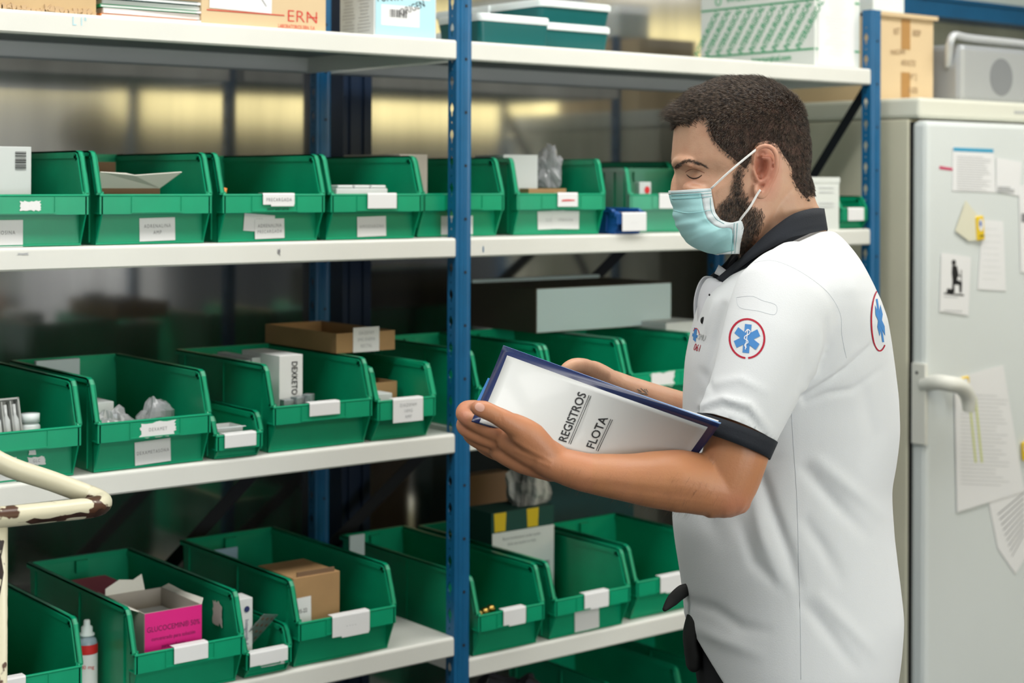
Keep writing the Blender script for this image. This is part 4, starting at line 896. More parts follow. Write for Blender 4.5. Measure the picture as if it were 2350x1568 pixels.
# ------------------------------------------------------------ what the glossy wall panel mirrors: a whiteboard, and an added coat stand
t = thing('whiteboard', 'white board hanging on the far wall of the room', 'whiteboard', Matrix.Translation((3.3, -2.58, 1.5)))
build('board_surface', MB().box(2.5, 4.15, -2.595, -2.575, 1.5, 2.12), mat('board_white', (.75, .76, .76), .4), t)
build('board_frame', MB().box(2.48, 4.17, -2.598, -2.57, 2.12, 2.14).box(2.48, 4.17, -2.598, -2.57, 1.48, 1.5), SILV, t)
CXs, CYs = 2.49, .85  # unseen stand, coat and cap added in place of a mirrored person
t = thing('added_coat_stand', 'thin dark coat stand in the aisle opposite the shelving', 'coat stand', Matrix.Translation((CXs, CYs, 0)))
build('pole', MB().tube([(CXs, CYs, .02), (CXs, CYs, 1.74)], .014, 12), GASK, t, smooth=True)
build('base', MB().tube([(CXs, CYs, 0), (CXs, CYs, .025)], [.22, .20], 32), GASK, t)
for k in range(4):
    a = k*PI/2+.4; build('hook', MB().tube([(CXs, CYs, 1.5), (CXs+.06*math.cos(a), CYs+.06*math.sin(a), 1.47), (CXs+.10*math.cos(a), CYs+.10*math.sin(a), 1.53)], .008, 8, smooth=3), GASK, t, smooth=True)
m = MB(); rg = []
for z_, a_, b_ in ((1.47, .07, .05), (1.44, .17, .08), (1.38, .23, .11), (1.25, .25, .13), (1.10, .26, .14), (.98, .27, .15), (.90, .27, .15)):
    rg.append([(CXs+a_*(1+.05*math.sin(q*7))*math.cos(q), CYs+.0+b_*(1+.12*math.sin(q*5+z_*3))*math.sin(q), z_) for q in [j*PI/24 for j in range(48)]])
m.loft([[Vector(p) for p in r] for r in rg], caps=False)
co = tag(build('added_coat', m, mat('coat_white', (.70, .70, .73), .9), smooth=True), 'white coat with red trim hanging from the coat stand', 'coat')
m = MB()
for z_ in (1.05, .98): m.loft([[Vector((CXs+.272*(1+.05*math.sin(q*7))*math.cos(q), CYs+.155*(1+.12*math.sin(q*5+z_*3))*math.sin(q), z_+d_)) for q in [j*PI/24 for j in range(48)]] for d_ in (0, .025)], caps=False)
build('red_trim', m, mat('red_cloth', (.40, .03, .05), .9), co, smooth=True)
m = MB(); m.ball((CXs, CYs, 1.765), .12, .13, .10, 24); tag(build('cap', m, mat('dark_cap', (.02, .02, .025), .9), smooth=True), 'round dark cap on top of the coat stand', 'cap')
# ------------------------------------------------------------ the person
D0 = 2.3
def depth(p): return (p-ORG).dot(FWD)
def mirror(p): return p + FWD*(2*(D0-depth(p)))
K = D0/F
def SV(px, py):  # side-view position (at the middle plane): metric
    p = onD(px, py, D0); return p
def proj(p):
    q = p-ORG; d = q.dot(FWD); x = q.dot(RIGHT)/d; z = q.z/d
    r = x*math.cos(ROLL)+z*math.sin(ROLL); u = -x*math.sin(ROLL)+z*math.cos(ROLL)
    return CX+F*r, CY-F*u
def sproj(p):  # position in the side view of the middle plane (parallel projection), in the same units as the outline numbers
    q = p-ORG; x = q.dot(RIGHT)/D0; z = q.z/D0
    return CX+F*(x*math.cos(ROLL)+z*math.sin(ROLL)), CY-F*(-x*math.sin(ROLL)+z*math.cos(ROLL))
feet = onD(1800, 800, D0); PM = Matrix.Translation((feet.x, feet.y, 0)) @ Euler((0, 0, -YAW)).to_matrix().to_4x4()
person = thing('person', 'standing person in a white polo shirt and face mask holding a blue folder', 'person', PM)
def remesh(name, mb, m, voxel, smooth_it=4, fac=.5):
    o = build(name, mb, m, fix=True)
    md = o.modifiers.new('r', 'REMESH'); md.mode = 'VOXEL'; md.voxel_size = voxel; md.use_smooth_shade = True
    if smooth_it: ms = o.modifiers.new('s', 'SMOOTH'); ms.iterations = smooth_it; ms.factor = fac
    dg = bpy.context.evaluated_depsgraph_get(); me = bpy.data.meshes.new_from_object(o.evaluated_get(dg))
    vs = [v.co.copy() for v in me.vertices]; fs = [tuple(p.vertices) for p in me.polygons]
    bpy.data.objects.remove(o); bpy.data.meshes.remove(me)
    return vs, fs
def normals(vs, fs):
    N = [Vector() for _ in vs]
    for f in fs:
        n = (vs[f[1]]-vs[f[0]]).cross(vs[f[2]]-vs[f[0]])
        for i in f: N[i] += n
    return [n.normalized() if n.length else Vector((0, 0, 1)) for n in N]
def ellring(c, rx, ry, n=40, fn=0., e=.92):
    out = []
    for k in range(n):
        a = 2*PI*k/n; ca, sa = math.cos(a), math.sin(a)
        x = math.copysign(abs(ca)**e, ca)*rx; y = math.copysign(abs(sa)**e, sa)*ry
        if ca < 0: y *= 1-fn*ca*ca
        out.append(c + RIGHT*x + FWD*y)
    return out
def levels(mb, rows, n=44, e=.92, sub=4):
    """rows: (py, front px, back px, half depth, front narrowing)"""
    P = []; Rr = []
    for py, a, b, hd_, fn in rows:
        P.append(SV((a+b)/2, py)); Rr.append(Vector(((b-a)/2*K, hd_, fn)))
    P2, R2 = catmull(P, Rr, sub)
    mb.loft([ellring(p, r.x, r.y, n, r.z, e) for p, r in zip(P2, R2)]); return mb
body = MB()
# head and neck
levels(body, [(186, 1668, 1735, .018, 0), (190, 1650, 1752, .030, 0), (200, 1628, 1775, .045, 0), (218, 1600, 1803, .060, .05), (240, 1577, 1826, .069, .08), (268, 1556, 1841, .0745, .12), (300, 1546, 1850, .0765, .18), (330, 1543, 1855, .0765, .24), (355, 1541, 1856, .0755, .28), (368, 1540, 1855, .075, .30),
     (385, 1545, 1853, .0745, .34), (400, 1549, 1850, .073, .36), (420, 1548, 1846, .0715, .36), (440, 1549, 1840, .070, .36), (465, 1554, 1828, .068, .36), (490, 1560, 1815, .066, .36), (515, 1567, 1800, .064, .38), (540, 1580, 1780, .059, .42), (558, 1598, 1755, .052, .45), (572, 1618, 1730, .040, .4), (581, 1642, 1705, .026, .2)], 48)
def lb(*pts, n=20, sub=5): body.limb([(onD(a, b, d), r1, r2) for a, b, d, r1, r2 in pts], n, sub)
lb((1775, 420, D0, .050, .052), (1782, 480, D0, .056, .056), (1795, 545, D0, .061, .060), (1810, 620, D0, .068, .066), (1815, 700, D0, .085, .10))
lb((1840, 462, D0, .012, .03), (1853, 490, D0, .018, .035), (1850, 530, D0, .02, .04))
# nose, brow
lb((1560, 398, D0, .007, .007), (1555, 420, D0, .009, .009), (1552, 445, D0, .0085, .011), (1556, 462, D0, .0075, .013), n=14)
for s_ in (-1, 1):
    lb((1551, 374, D0+s_*.012, .006, .007), (1561, 369, D0+s_*.030, .0065, .007), (1582, 373, D0+s_*.045, .006, .006), n=12)
    lb((1584, 432, D0+s_*.036, .011, .010), (1612, 444, D0+s_*.048, .011, .010), n=12)   # cheekbones
# torso core and shoulders inside the shirt
levels(body, [(640, 1720, 1930, .10, 0), (700, 1680, 1970, .13, 0), (900, 1640, 1980, .12, 0), (1150, 1640, 1980, .12, 0), (1400, 1640, 1990, .13, 0), (1520, 1680, 1980, .12, 0)], 28)
for s_ in (-1, 1):
    lb((1815, 680, D0+s_*.06, .07, .06), (1810, 700, D0+s_*.15, .055, .05), n=18)
# near arm
lb((1806, 700, 2.135, .048, .046), (1752, 850, 2.10, .044, .044), (1704, 980, 2.08, .0415, .043), (1686, 1050, 2.07, .0405, .041), (1664, 1112, 2.068, .0385, .038), (1640, 1124, 2.066, .0355, .036), n=28)
lb((1668, 1122, 2.068, .0345, .036), (1610, 1112, 2.062, .0375, .038), (1556, 1104, 2.060, .0385, .038), (1500, 1101, 2.060, .0350, .036), (1441, 1097, 2.060, .0297, .033), (1353, 1086, 2.060, .0243, .029), (1288, 1069, 2.058, .0215, .026), (1250, 1052, 2.056, .0212, .024), n=28)
lb((1690, 1148, 2.068, .019, .02), (1672, 1160, 2.068, .0155, .02), n=16)
# near hand
lb((1275, 1058, 2.058, .0205, .022), (1222, 1030, 2.054, .0235, .018), (1172, 1008, 2.060, .0185, .014), n=20)
lb((1270, 1072, 2.066, .0190, .018), (1200, 1052, 2.068, .0195, .016), (1150, 1034, 2.078, .0150, .013), n=18)
lb((1262, 1050, 2.050, .017, .017), (1218, 1004, 2.042, .0195, .015), (1180, 976, 2.038, .0150, .0125), n=18)
lb((1200, 990, 2.040, .0150, .014), (1162, 966, 2.033, .0125, .0125), (1134, 951, 2.030, .0110, .0105), (1112, 941, 2.0285, .0112, .0098), (1098, 937, 2.0285, .0098, .0085), n=18)
lb((1175, 1004, 2.066, .0130, .012), (1120, 985, 2.062, .0108, .011), (1076, 962, 2.066, .0102, .0105), (1063, 949, 2.078, .0098, .0098), (1070, 936, 2.094, .0090, .0090), (1092, 932, 2.104, .0078, .008), n=16)
lb((1180, 1022, 2.074, .0125, .012), (1122, 1008, 2.072, .0108, .011), (1078, 990, 2.076, .0102, .0105), (1064, 976, 2.090, .0098, .0098), (1074, 962, 2.106, .0088, .009), (1100, 955, 2.112, .0078, .008), n=16)
lb((1188, 1040, 2.084, .0118, .012), (1134, 1028, 2.084, .0102, .0105), (1092, 1010, 2.088, .0096, .010), (1078, 996, 2.100, .0092, .0095), (1086, 984, 2.114, .0082, .0085), (1110, 978, 2.120, .0074, .0075), n=16)
lb((1200, 1056, 2.094, .0105, .011), (1152, 1046, 2.096, .0090, .0095), (1116, 1031, 2.100, .0084, .009), (1102, 1018, 2.110, .0080, .0082), (1110, 1008, 2.120, .0072, .0074), (1128, 1003, 2.125, .0064, .0065), n=16)
# far arm and hand
lb((1806, 700, 2.465, .048, .046), (1790, 830, 2.47, .044, .044), (1765, 950, 2.47, .041, .041), (1740, 985, 2.465, .038, .038), n=24)
lb((1745, 988, 2.465, .036, .036), (1640, 970, 2.45, .033, .033), (1520, 931, 2.42, .028, .030), (1440, 897, 2.39, .0215, .026), (1400, 880, 2.37, .0195, .025), n=24)
lb((1405, 882, 2.37, .0185, .024), (1362, 863, 2.35, .021, .030), (1325, 858, 2.33, .017, .030), n=20)
for k, (dy, dd_, dx) in enumerate([(4, -.012, 0), (10, .010, 8), (18, .030, 14), (26, .048, 26)]):
    lb((1345+dx*.4, 866+dy, 2.34+dd_*.9, .0105, .011), (1305+dx, 876+dy, 2.315+dd_, .0095, .010), (1285+dx, 900+dy, 2.285+dd_, .009, .0095), (1285+dx, 930+dy, 2.265+dd_, .0085, .009), n=14)
lb((1380, 862, 2.335, .013, .013), (1345, 842, 2.30, .011, .011), (1318, 838, 2.27, .0095, .0095), (1300, 846, 2.262, .0085, .0085), n=14)
# ear, near and far
def ear(s_):
    def e(px, py, off): 
        p = onD(px, py, 2.2265-off)
        return p if s_ < 0 else mirror(p)
    R0 = Matrix.Identity(3)
    hel = [(1731, 376, .003), (1731, 356, .008), (1741, 340, .012), (1758, 335, .015), (1774, 342, .018), (1783, 360, .019), (1783, 384, .017), (1776, 405, .014), (1766, 424, .011), (1757, 440, .008), (1747, 448, .006), (1739, 442, .004), (1736, 428, .002)]
    body.limb([(e(a, b, o_), r, r) for (a, b, o_), r in zip(hel, [.0028, .0032, .0035, .0036, .0038, .0038, .0038, .0040, .0044, .0055, .0062, .0055, .0035])], 12, 4)
    ant = [(1752, 362, .008), (1766, 364, .011), (1769, 384, .010), (1763, 404, .008), (1752, 416, .006), (1744, 418, .004)]
    body.limb([(e(a, b, o_), .0034, .0034) for a, b, o_ in ant], 10, 4)
    body.limb([(e(1733, 392, .001), .004, .004), (1 and e(1737, 402, .004), .0042, .004), (e(1735, 410, .001), .003, .003)], 10, 3)
    # shell behind
    body.limb([(e(1752, 350, .001), .006, .005), (e(1768, 372, .003), .008, .005), (e(1763, 405, .001), .008, .005), (e(1752, 432, -.001), .006, .004)], 14, 4)
ear(-1); ear(1)
vs, fs = remesh('tmp_body', body, BLACK, .0021, 4, .5)
N = normals(vs, fs)
def gz(x, y, cx, cy, sx, sy): return math.exp(-((x-cx)/sx)**2-((y-cy)/sy)**2)
tone = []; beardv = []
# ear hollow and eyes are shaped by pushing vertices
def inpoly(x, y, poly):
    c = False; n = len(poly); j = n-1
    for i in range(n):
        if (poly[i][1] > y) != (poly[j][1] > y) and x < (poly[j][0]-poly[i][0])*(y-poly[i][1])/(poly[j][1]-poly[i][1])+poly[i][0]: c = not c
        j = i
    return c
def pdist(x, y, poly):
    best = 1e9; n = len(poly)
    for i in range(n):
        ax, ay = poly[i]; bx, by = poly[(i+1) % n]; dx, dy = bx-ax, by-ay; t = max(0, min(1, ((x-ax)*dx+(y-ay)*dy)/(dx*dx+dy*dy+1e-9)))
        best = min(best, math.hypot(x-ax-t*dx, y-ay-t*dy))
    return best
HAIR = [(1500, 262), (1545, 300), (1560, 282), (1590, 274), (1612, 270), (1622, 283), (1626, 305), (1634, 325), (1650, 343), (1668, 358), (1684, 372), (1698, 384), (1706, 392), (1716, 392), (1727, 368), (1729, 350), (1742, 333), (1760, 328), (1780, 336), (1792, 358), (1802, 372), (1812, 388), (1813, 410), (1822, 428), (1838, 452), (1851, 462), (1880, 440), (1890, 150), (1500, 150)]
BEARD = [(1694, 378), (1711, 384), (1707, 420), (1716, 448), (1728, 468), (1748, 478), (1757, 492), (1750, 520), (1738, 548), (1722, 575), (1706, 600), (1660, 606), (1610, 590), (1560, 540), (1552, 500), (1575, 492), (1640, 492), (1650, 462), (1668, 450), (1676, 430), (1680, 400)]
import random as _r
hv = []; 
for i, v in enumerate(vs):
    x, y = proj(v) if depth(v) < D0 else proj(mirror(v))
    d = abs(depth(v)-D0); n = N[i]; head = y < 640 and x < 1960
    tr_, bd = 0., 0.
    if head and x < 1730:
        near = min(1, d/.02)
        o_ = -.0055*gz(x, y, 1588, 402, 20, 13)*near + .0042*gz(x, y, 1592, 407, 13, 9)*near - .0022*gz(x, y, 1590, 393, 22, 4)*near + .0012*gz(x, y, 1592, 385, 20, 5)*near
        o_ += -.0012*gz(x, y, 1596, 422, 22, 4)*near-.004*gz(x, y, 1640, 400, 26, 24)*near
        vs[i] = v + n*o_
        tr_ = .35*gz(x, y, 1590, 414, 26, 14)+.25*gz(x, y, 1560, 440, 14, 20)
    if head and d > .06 and 1722 < x < 1795 and 320 < y < 462:
        tr_ = .8*min(1, 1.6*math.exp(-((x-1758)/26)**2-((y-388)/52)**2))
        h_ = gz(x, y, 1746, 386, 10, 17)+.6*gz(x, y, 1756, 352, 12, 6)
        vs[i] = v - n*.0065*min(1, h_)*(1 if -n.dot(FWD) > .2 or n.dot(FWD) > .2 else 0)
    if head and inpoly(x, y, BEARD):
        bd = min(1, pdist(x, y, BEARD)/16)
        bd = max(0, bd)
    if y > 900 and x < 1360 and depth(v) < 2.2: tr_ = .15+.45*max(gz(x, y, 1098, 937, 12, 14), gz(x, y, 1062, 960, 14, 40))
    if y > 1100 and x > 1600: tr_ = .45*gz(x, y, 1690, 1160, 45, 35)
    # forearm tendon and muscle relief
    if y > 1000 and 1290 < x < 1640 and depth(v) < 2.15:
        vs[i] = vs[i] - n*.0011*math.exp(-((y-(1122+(x-1441)*.12))/12)**2)*min(1, (x-1290)/120)*max(0, min(1, (1640-x)/120))+n*.0008*noise.noise(v*38)
    if x < 1290 and y > 900 and depth(v) < 2.2:
        for ax, ay, bx, by in ((1265, 1060, 1180, 1012), (1262, 1070, 1185, 1035)):
            dx, dy = bx-ax, by-ay; t_ = max(0, min(1, ((x-ax)*dx+(y-ay)*dy)/(dx*dx+dy*dy))); q_ = math.hypot(x-ax-t_*dx, y-ay-t_*dy)
            vs[i] = vs[i] + n*.0009*math.exp(-(q_/5)**2)
        for cx_, cy__ in ((1146, 953), (1141, 958), (1151, 963)):   # creases of the thumb joint
            vs[i] = vs[i] - n*.0007*gz(x, y, cx_, cy__, 2.4, 9)
    tone.append(tr_); beardv.append(bd)
skin = bpy.data.materials.new('skin'); skin.use_nodes = True; nt = skin.node_tree; nn = nt.nodes; LL = nt.links; b = nn['Principled BSDF']
b.inputs['Roughness'].default_value = .48; b.inputs['Subsurface Weight'].default_value = .12; b.inputs['Subsurface Radius'].default_value = (.010, .004, .002); b.inputs['Subsurface Scale'].default_value = 1
at = nn.new('ShaderNodeAttribute'); at.attribute_name = 'tone'; at2 = nn.new('ShaderNodeAttribute'); at2.attribute_name = 'beard'; at3 = nn.new('ShaderNodeAttribute'); at3.attribute_name = 'tan'
def mixc(a, bcol, fac):
    mx = nn.new('ShaderNodeMix'); mx.data_type = 'RGBA'; LL.new(fac, mx.inputs['Factor'])
    if isinstance(a, tuple): mx.inputs['A'].default_value = (*a, 1)
    else: LL.new(a, mx.inputs['A'])
    mx.inputs['B'].default_value = (*bcol, 1); return mx.outputs['Result']
c1 = mixc((.66, .40, .27), (.50, .22, .10), at3.outputs['Fac']); c2 = mixc(c1, (.60, .22, .15), at.outputs['Fac'])
tn = nn.new('ShaderNodeTexNoise'); tn.inputs['Scale'].default_value = 35; tn.inputs['Detail'].default_value = 6; tcn = nn.new('ShaderNodeTexCoord'); LL.new(tcn.outputs['Object'], tn.inputs[0])
mr = nn.new('ShaderNodeMath'); mr.operation = 'MULTIPLY_ADD'; LL.new(tn.outputs[0], mr.inputs[0]); mr.inputs[1].default_value = .9; mr.inputs[2].default_value = -.28; mr.use_clamp = True
c3 = mixc(c2, (.46, .19, .11), mr.outputs[0]); c4 = mixc(c3, (.085, .045, .035), at2.outputs['Fac']); LL.new(c4, b.inputs['Base Color'])
t2 = nn.new('ShaderNodeTexNoise'); t2.inputs['Scale'].default_value = 420; LL.new(tcn.outputs['Object'], t2.inputs[0]); bp = nn.new('ShaderNodeBump'); bp.inputs['Strength'].default_value = .25; bp.inputs['Distance'].default_value = .0008; LL.new(t2.outputs[0], bp.inputs['Height']); LL.new(bp.outputs[0], b.inputs['Normal'])
mbb = MB(); mbb.v = vs; mbb.f = fs
bo = build('body', mbb, skin, person, smooth=True, fix=False)
for nm, arr in (('tone', tone), ('beard', [x*.38 for x in beardv]), ('tan', [1. if proj(v)[1] > 780 and depth(v) < 2.25 and proj(v)[1] > 900 else (.3 if proj(v)[1] > 640 else 0.) for v in vs])):
    a = bo.data.attributes.new(nm, 'FLOAT', 'POINT'); a.data.foreach_set('value', arr)
BB = BVHTree.FromPolygons(vs, fs)
N = normals(vs, fs)
def hit(bvh, px, py, off=0.):
    d = ray(px, py).normalized(); p, n, i, ds = bvh.ray_cast(ORG, d)
    if p is None: return None, None
    if n.dot(d) > 0: n = -n
    return p+n*off, n
# ----- hair, beard, brows: short strands rooted in the skin
HAIRM = mat('dark_brown_hair', (.016, .010, .008), .32, vscale=220, col2=(.17, .12, .085), spec=.8)
SCALP = mat('dark_scalp', (.030, .018, .013), .8, vscale=90, col2=(.11, .06, .045))
cap = MB(); used = {}; capf = []
def hx(v):
    return sproj(v)
infl = {}
for fi, f in enumerate(fs):
    c = (vs[f[0]]+vs[f[2]])*.5
    x, y = proj(c) if depth(c) < D0 else proj(mirror(c))
    if y < 470 and inpoly(x, y, HAIR) and not (abs(depth(c)-D0) > .078 and 1725 < x < 1792 and y > 326): capf.append(f)
for f in capf:
    for i in f:
        if i not in used:
            x, y = proj(vs[i]) if depth(vs[i]) < D0 else proj(mirror(vs[i])); e = min(1, pdist(x, y, HAIR)/22)
            used[i] = len(cap.v); cap.v.append(vs[i]+N[i]*(-.0004+.0016*e))
    cap.f.append(tuple(used[i] for i in f))
hair = build('hair', cap, SCALP, person, smooth=True, fix=False)
def strands(spec, rnd, name, parent, m, label=None):
    mb = MB()
    for root, dirs, ln, r in spec:
        pts = [root]; d = dirs[0].normalized(); p = root.copy()
        for k in range(3):
            d2 = dirs[0].lerp(dirs[1], k/2).normalized(); p = p + d2*ln/3; pts.append(p.copy())
        a = (pts[1]-pts[0]).cross(Vector((.3, .5, .8))).normalized(); bb = a.cross(d)
        o_ = len(mb.v)
        for k, q in enumerate(pts[:-1]):
            rr2 = r*(1-.2*k)
            mb.v += [q+a*rr2, q-a*rr2*.5+bb*rr2*.86, q-a*rr2*.5-bb*rr2*.86]
        mb.v.append(pts[-1])
        for k in range(2):
            for j in range(3): mb.f.append((o_+k*3+j, o_+k*3+(j+1) % 3, o_+k*3+3+(j+1) % 3, o_+k*3+3+j))
        for j in range(3): mb.f.append((o_+6+j, o_+6+(j+1) % 3, o_+9))
    return build(name, mb, m, parent, smooth=True, fix=False)
def scatter(faces, count, rnd):
    for _ in range(count):
        f = faces[rnd.randrange(len(faces))]; u_, v_ = rnd.random(), rnd.random()
        a = vs[f[0]].lerp(vs[f[1]], u_); b_2 = vs[f[3] if len(f) > 3 else f[2]].lerp(vs[f[2]], u_); yield a.lerp(b_2, v_), N[f[0]]
rnd = random.Random(11); spec = []
HL = RIGHT*-1
for p, n in scatter(capf, 34000, rnd):
    x, y = proj(p) if depth(p) < D0 else proj(mirror(p))
    e = pdist(x, y, HAIR)
    if e < 5 and rnd.random() < .35 and y > 330: continue
    top = max(0, min(1, (300-y)/80)); frontq = max(0, min(1, (1640-x)/90))*top
    ln = .0065+.008*top+.012*frontq
    if e < 14 and y > 300: ln *= .6
    flow = HL*(.9*top+.35) + UP*(-.75*(1-top)) + UP*(.15*top)
    back = max(0, min(1, (x-1760)/80))*(1-top); flow = flow*(1-back) + (UP*-1.0)*back
    flow = flow - n*flow.dot(n)
    t0 = n*.85 + flow*.5 + Vector((rnd.uniform(-1, 1), rnd.uniform(-1, 1), rnd.uniform(-1, 1)))*.28
    t1 = n*.18 + flow*1.1 + UP*(.35*frontq) + Vector((rnd.uniform(-1, 1), rnd.uniform(-1, 1), rnd.uniform(-1, 1)))*.35
    spec.append((p, (t0, t1), ln*rnd.uniform(.7, 1.2), .00028))
# forelock that stands out over the forehead
for _ in range(4200):
    px_, py_ = rnd.uniform(1546, 1625), 0; py_ = 286 - (px_-1546)*.50 + rnd.uniform(-30, 3)
    dd = D0 + rnd.gauss(0, .030); p = onD(px_, py_, dd); q, n, i, ds = BB.find_nearest(p)
    if q is None: continue
    t0 = UP*.55 + HL*.75 + Vector((rnd.uniform(-1, 1), rnd.uniform(-1, 1), rnd.uniform(-1, 1)))*.2
    t1 = HL*1.0 - UP*.12 + Vector((rnd.uniform(-1, 1), rnd.uniform(-1, 1), rnd.uniform(-1, 1)))*.25
    spec.append((q, (t0, t1), rnd.uniform(.012, .021 if px_ > 1575 else .032), .00032))
strands(spec, rnd, 'hair_strand', hair, HAIRM)['kind'] = 'stuff'
MASKP = [(1530, 430), (1636, 428), (1642, 484), (1664, 506), (1706, 506), (1700, 590), (1640, 592), (1560, 560), (1530, 480)]
bf = []
for f in fs:
    c = vs[f[0]]; x, y = proj(c) if depth(c) < D0 else proj(mirror(c))
    if y < 620 and inpoly(x, y, BEARD) and not (x > 1725 and y < 450) and not inpoly(x, y, MASKP): bf.append(f)
spec = []
for p, n in scatter(bf, 9500, rnd):
    x, y = proj(p) if depth(p) < D0 else proj(mirror(p)); e = pdist(x, y, BEARD)
    if rnd.random() > .18+e/24: continue
    fl = UP*-1 + HL*.35; fl = fl-n*fl.dot(n)
    spec.append((p, (n*.5+fl*.7+Vector((rnd.uniform(-1, 1), rnd.uniform(-1, 1), rnd.uniform(-1, 1)))*.3, n*.15+fl+Vector((rnd.uniform(-1, 1), rnd.uniform(-1, 1), rnd.uniform(-1, 1)))*.35), rnd.uniform(.004, .009), .00022))
strands(spec, rnd, 'beard', person, HAIRM)['kind'] = 'stuff'
spec = []
BRW = [(1546, 386, 2), (1553, 379, 3), (1564, 373, 4), (1582, 371, 4), (1602, 375, 3), (1620, 383, 2)]
for _ in range(520):
    i = rnd.randrange(5); t = rnd.random(); x = BRW[i][0]+(BRW[i+1][0]-BRW[i][0])*t; y = BRW[i][1]+(BRW[i+1][1]-BRW[i][1])*t+rnd.gauss(0, BRW[i][2]*.5)
    p, n = hit(BB, x, y)
    if p is None or depth(p) > D0: continue
    d = RIGHT*.8+UP*(.35-.5*t*(i > 2)); d = (d-n*d.dot(n)).normalized()+n*.30
    for q, m_ in ((p, False), (mirror(p), True)):
        dd = d if not m_ else d - FWD*(2*d.dot(FWD))
        spec.append((q, (dd, dd-n*.2), rnd.uniform(.003, .007), .00016))
strands(spec, rnd, 'eyebrow', person, HAIRM)['kind'] = 'stuff'
# fine hair on the forearm
spec = []
af = [f for f in fs if 1290 < proj(vs[f[0]])[0] < 1660 and 1030 < proj(vs[f[0]])[1] < 1180 and depth(vs[f[0]]) < 2.1]
for p, n in scatter(af, 900, rnd):
    fl = HL*.5-UP*.8
    spec.append((p, (n*.3+fl, n*.05+fl+Vector((rnd.uniform(-1, 1), 0, rnd.uniform(-1, 1)))*.4), rnd.uniform(.006, .011), .00008))
strands(spec, rnd, 'arm_hair', person, mat('brown_arm_hair', (.12, .06, .03), .5))['kind'] = 'stuff'
def surf_tube(name, pts, rads, m, parent, bvh, off=.0003, sub=5, seg=8, both=False):
    P = []
    V = [Vector((a, b, 0)) for a, b in pts]; V2, R2 = catmull(V, list(rads), sub)
    Q = []; RR = []
    for v, r in zip(V2, R2):
        p, n = hit(bvh, v.x, v.y, off)
        if p is not None: Q.append(p); RR.append(r)
    mb = MB(); mb.tube(Q, RR, seg)
    if both: build(name, MB().tube([mirror(q) for q in Q], RR, seg), m, parent, smooth=True)
    return build(name, mb, m, parent, smooth=True)
surf_tube('eyelashes', [(1576, 401), (1583, 407), (1592, 410), (1602, 408), (1611, 402)], [.0004, .0008, .0009, .0008, .0004], mat('dark_lash', (.03, .015, .01), .6), person, BB, .0004, both=True)
surf_tube('eyelid_crease', [(1573, 396), (1582, 390), (1594, 388), (1606, 392), (1617, 397)], [.0003, .0005, .0005, .0005, .0003], mat('skin_crease', (.25, .10, .06), .6), person, BB, .0001, both=True)
# thumbnail
p, n = hit(BB, 1101, 935, .0003)
if p is not None:
    x_ = (RIGHT*.88+UP*-.40); x_ = (x_-n*x_.dot(n)).normalized(); y_ = n.cross(x_); mb = MB()
    g = []
    for i in range(7):
        for j in range(7):
            a, c_ = (i/6-.5)*2, (j/6-.5)*2; a2 = a*math.sqrt(1-c_*c_*.45); c2_ = c_*math.sqrt(1-a*a*.45)
            q = p + x_*a2*.0062 + y_*c2_*.0050 + n*.003; h_, hn, _, _ = BB.ray_cast(q, -n); g.append((h_ if h_ else p)+n*.0005)
    mb.add(g, [(i*7+j, i*7+j+1, i*7+j+8, i*7+j+7) for i in range(6) for j in range(6)])
    build('thumbnail', mb, mat('nail', (.70, .40, .32), .25), person, smooth=True)
mp, mn = hit(BB, 1479, 899, .0003)
TAT = mat('faded_tattoo', (.28, .24, .20), .6)
if mp is not None:
    mb = MB()
    for (a, b_, c_, d_) in ((1462, 893, 1472, 899), (1470, 891, 1482, 901), (1478, 893, 1484, 903), (1474, 902, 1486, 905), (1465, 899, 1476, 905), (1482, 893, 1487, 900)):
        q1, _ = hit(BB, a, b_, .0003); q2, _ = hit(BB, c_, d_, .0003)
        if q1 and q2: mb.tube([q1, q2], .0006, 5)
    if mb.v: build('tattoo', mb, TAT, person)
# ------------------------------------------------------------ shirt
shirtM = mat('white_jersey', (.74, .755, .775), .85, bump=.12, bscale=700, sheen=.2)
sm = MB()
levels(sm, [(528, 1835, 1908, .045, 0), (542, 1800, 1925, .085, 0), (560, 1765, 1938, .125, 0), (585, 1728, 1955, .160, .05), (612, 1690, 1970, .182, .08), (645, 1648, 1987, .196, .12), (680, 1614, 2004, .202, .2), (720, 1600, 2018, .203, .28), (770, 1587, 2028, .198, .32), (830, 1575, 2038, .190, .3), (900, 1570, 2048, .180, .28), (980, 1567, 2052, .174, .25),
     (1050, 1560, 2045, .170, .22), (1110, 1550, 2036, .168, .2), (1190, 1543, 2041, .168, .18), (1250, 1549, 2047, .169, .18), (1330, 1562, 2056, .172, .18), (1400, 1570, 2062, .176, .18), (1470, 1578, 2056, .178, .18), (1540, 1585, 2046, .178, .18), (1600, 1590, 2030, .176, .18)], 64, .88)
for s_ in (0, 1):
    pts = [(1838, 655, 2.17, .060, .050), (1806, 705, 2.135, .074, .058), (1768, 790, 2.108, .066, .060), (1732, 880, 2.088, .058, .056), (1700, 960, 2.077, .0530, .053), (1691, 985, 2.075, .0515, .052)]
    L_ = [(onD(a, b, d), r1, r2) for a, b, d, r1, r2 in pts]
    if s_: L_ = [(onD(a, b, d), r1, r2) for a, b, d, r1, r2 in [(1838, 655, 2.43, .060, .050), (1812, 705, 2.455, .070, .058), (1800, 790, 2.465, .062, .060), (1785, 880, 2.470, .056, .056), (1768, 950, 2.470, .0530, .053)]]
    sm.limb(L_, 32, 5)
sv, sf = remesh('tmp_shirt', sm, BLACK, .0042, 7, .6)
sN = normals(sv, sf)
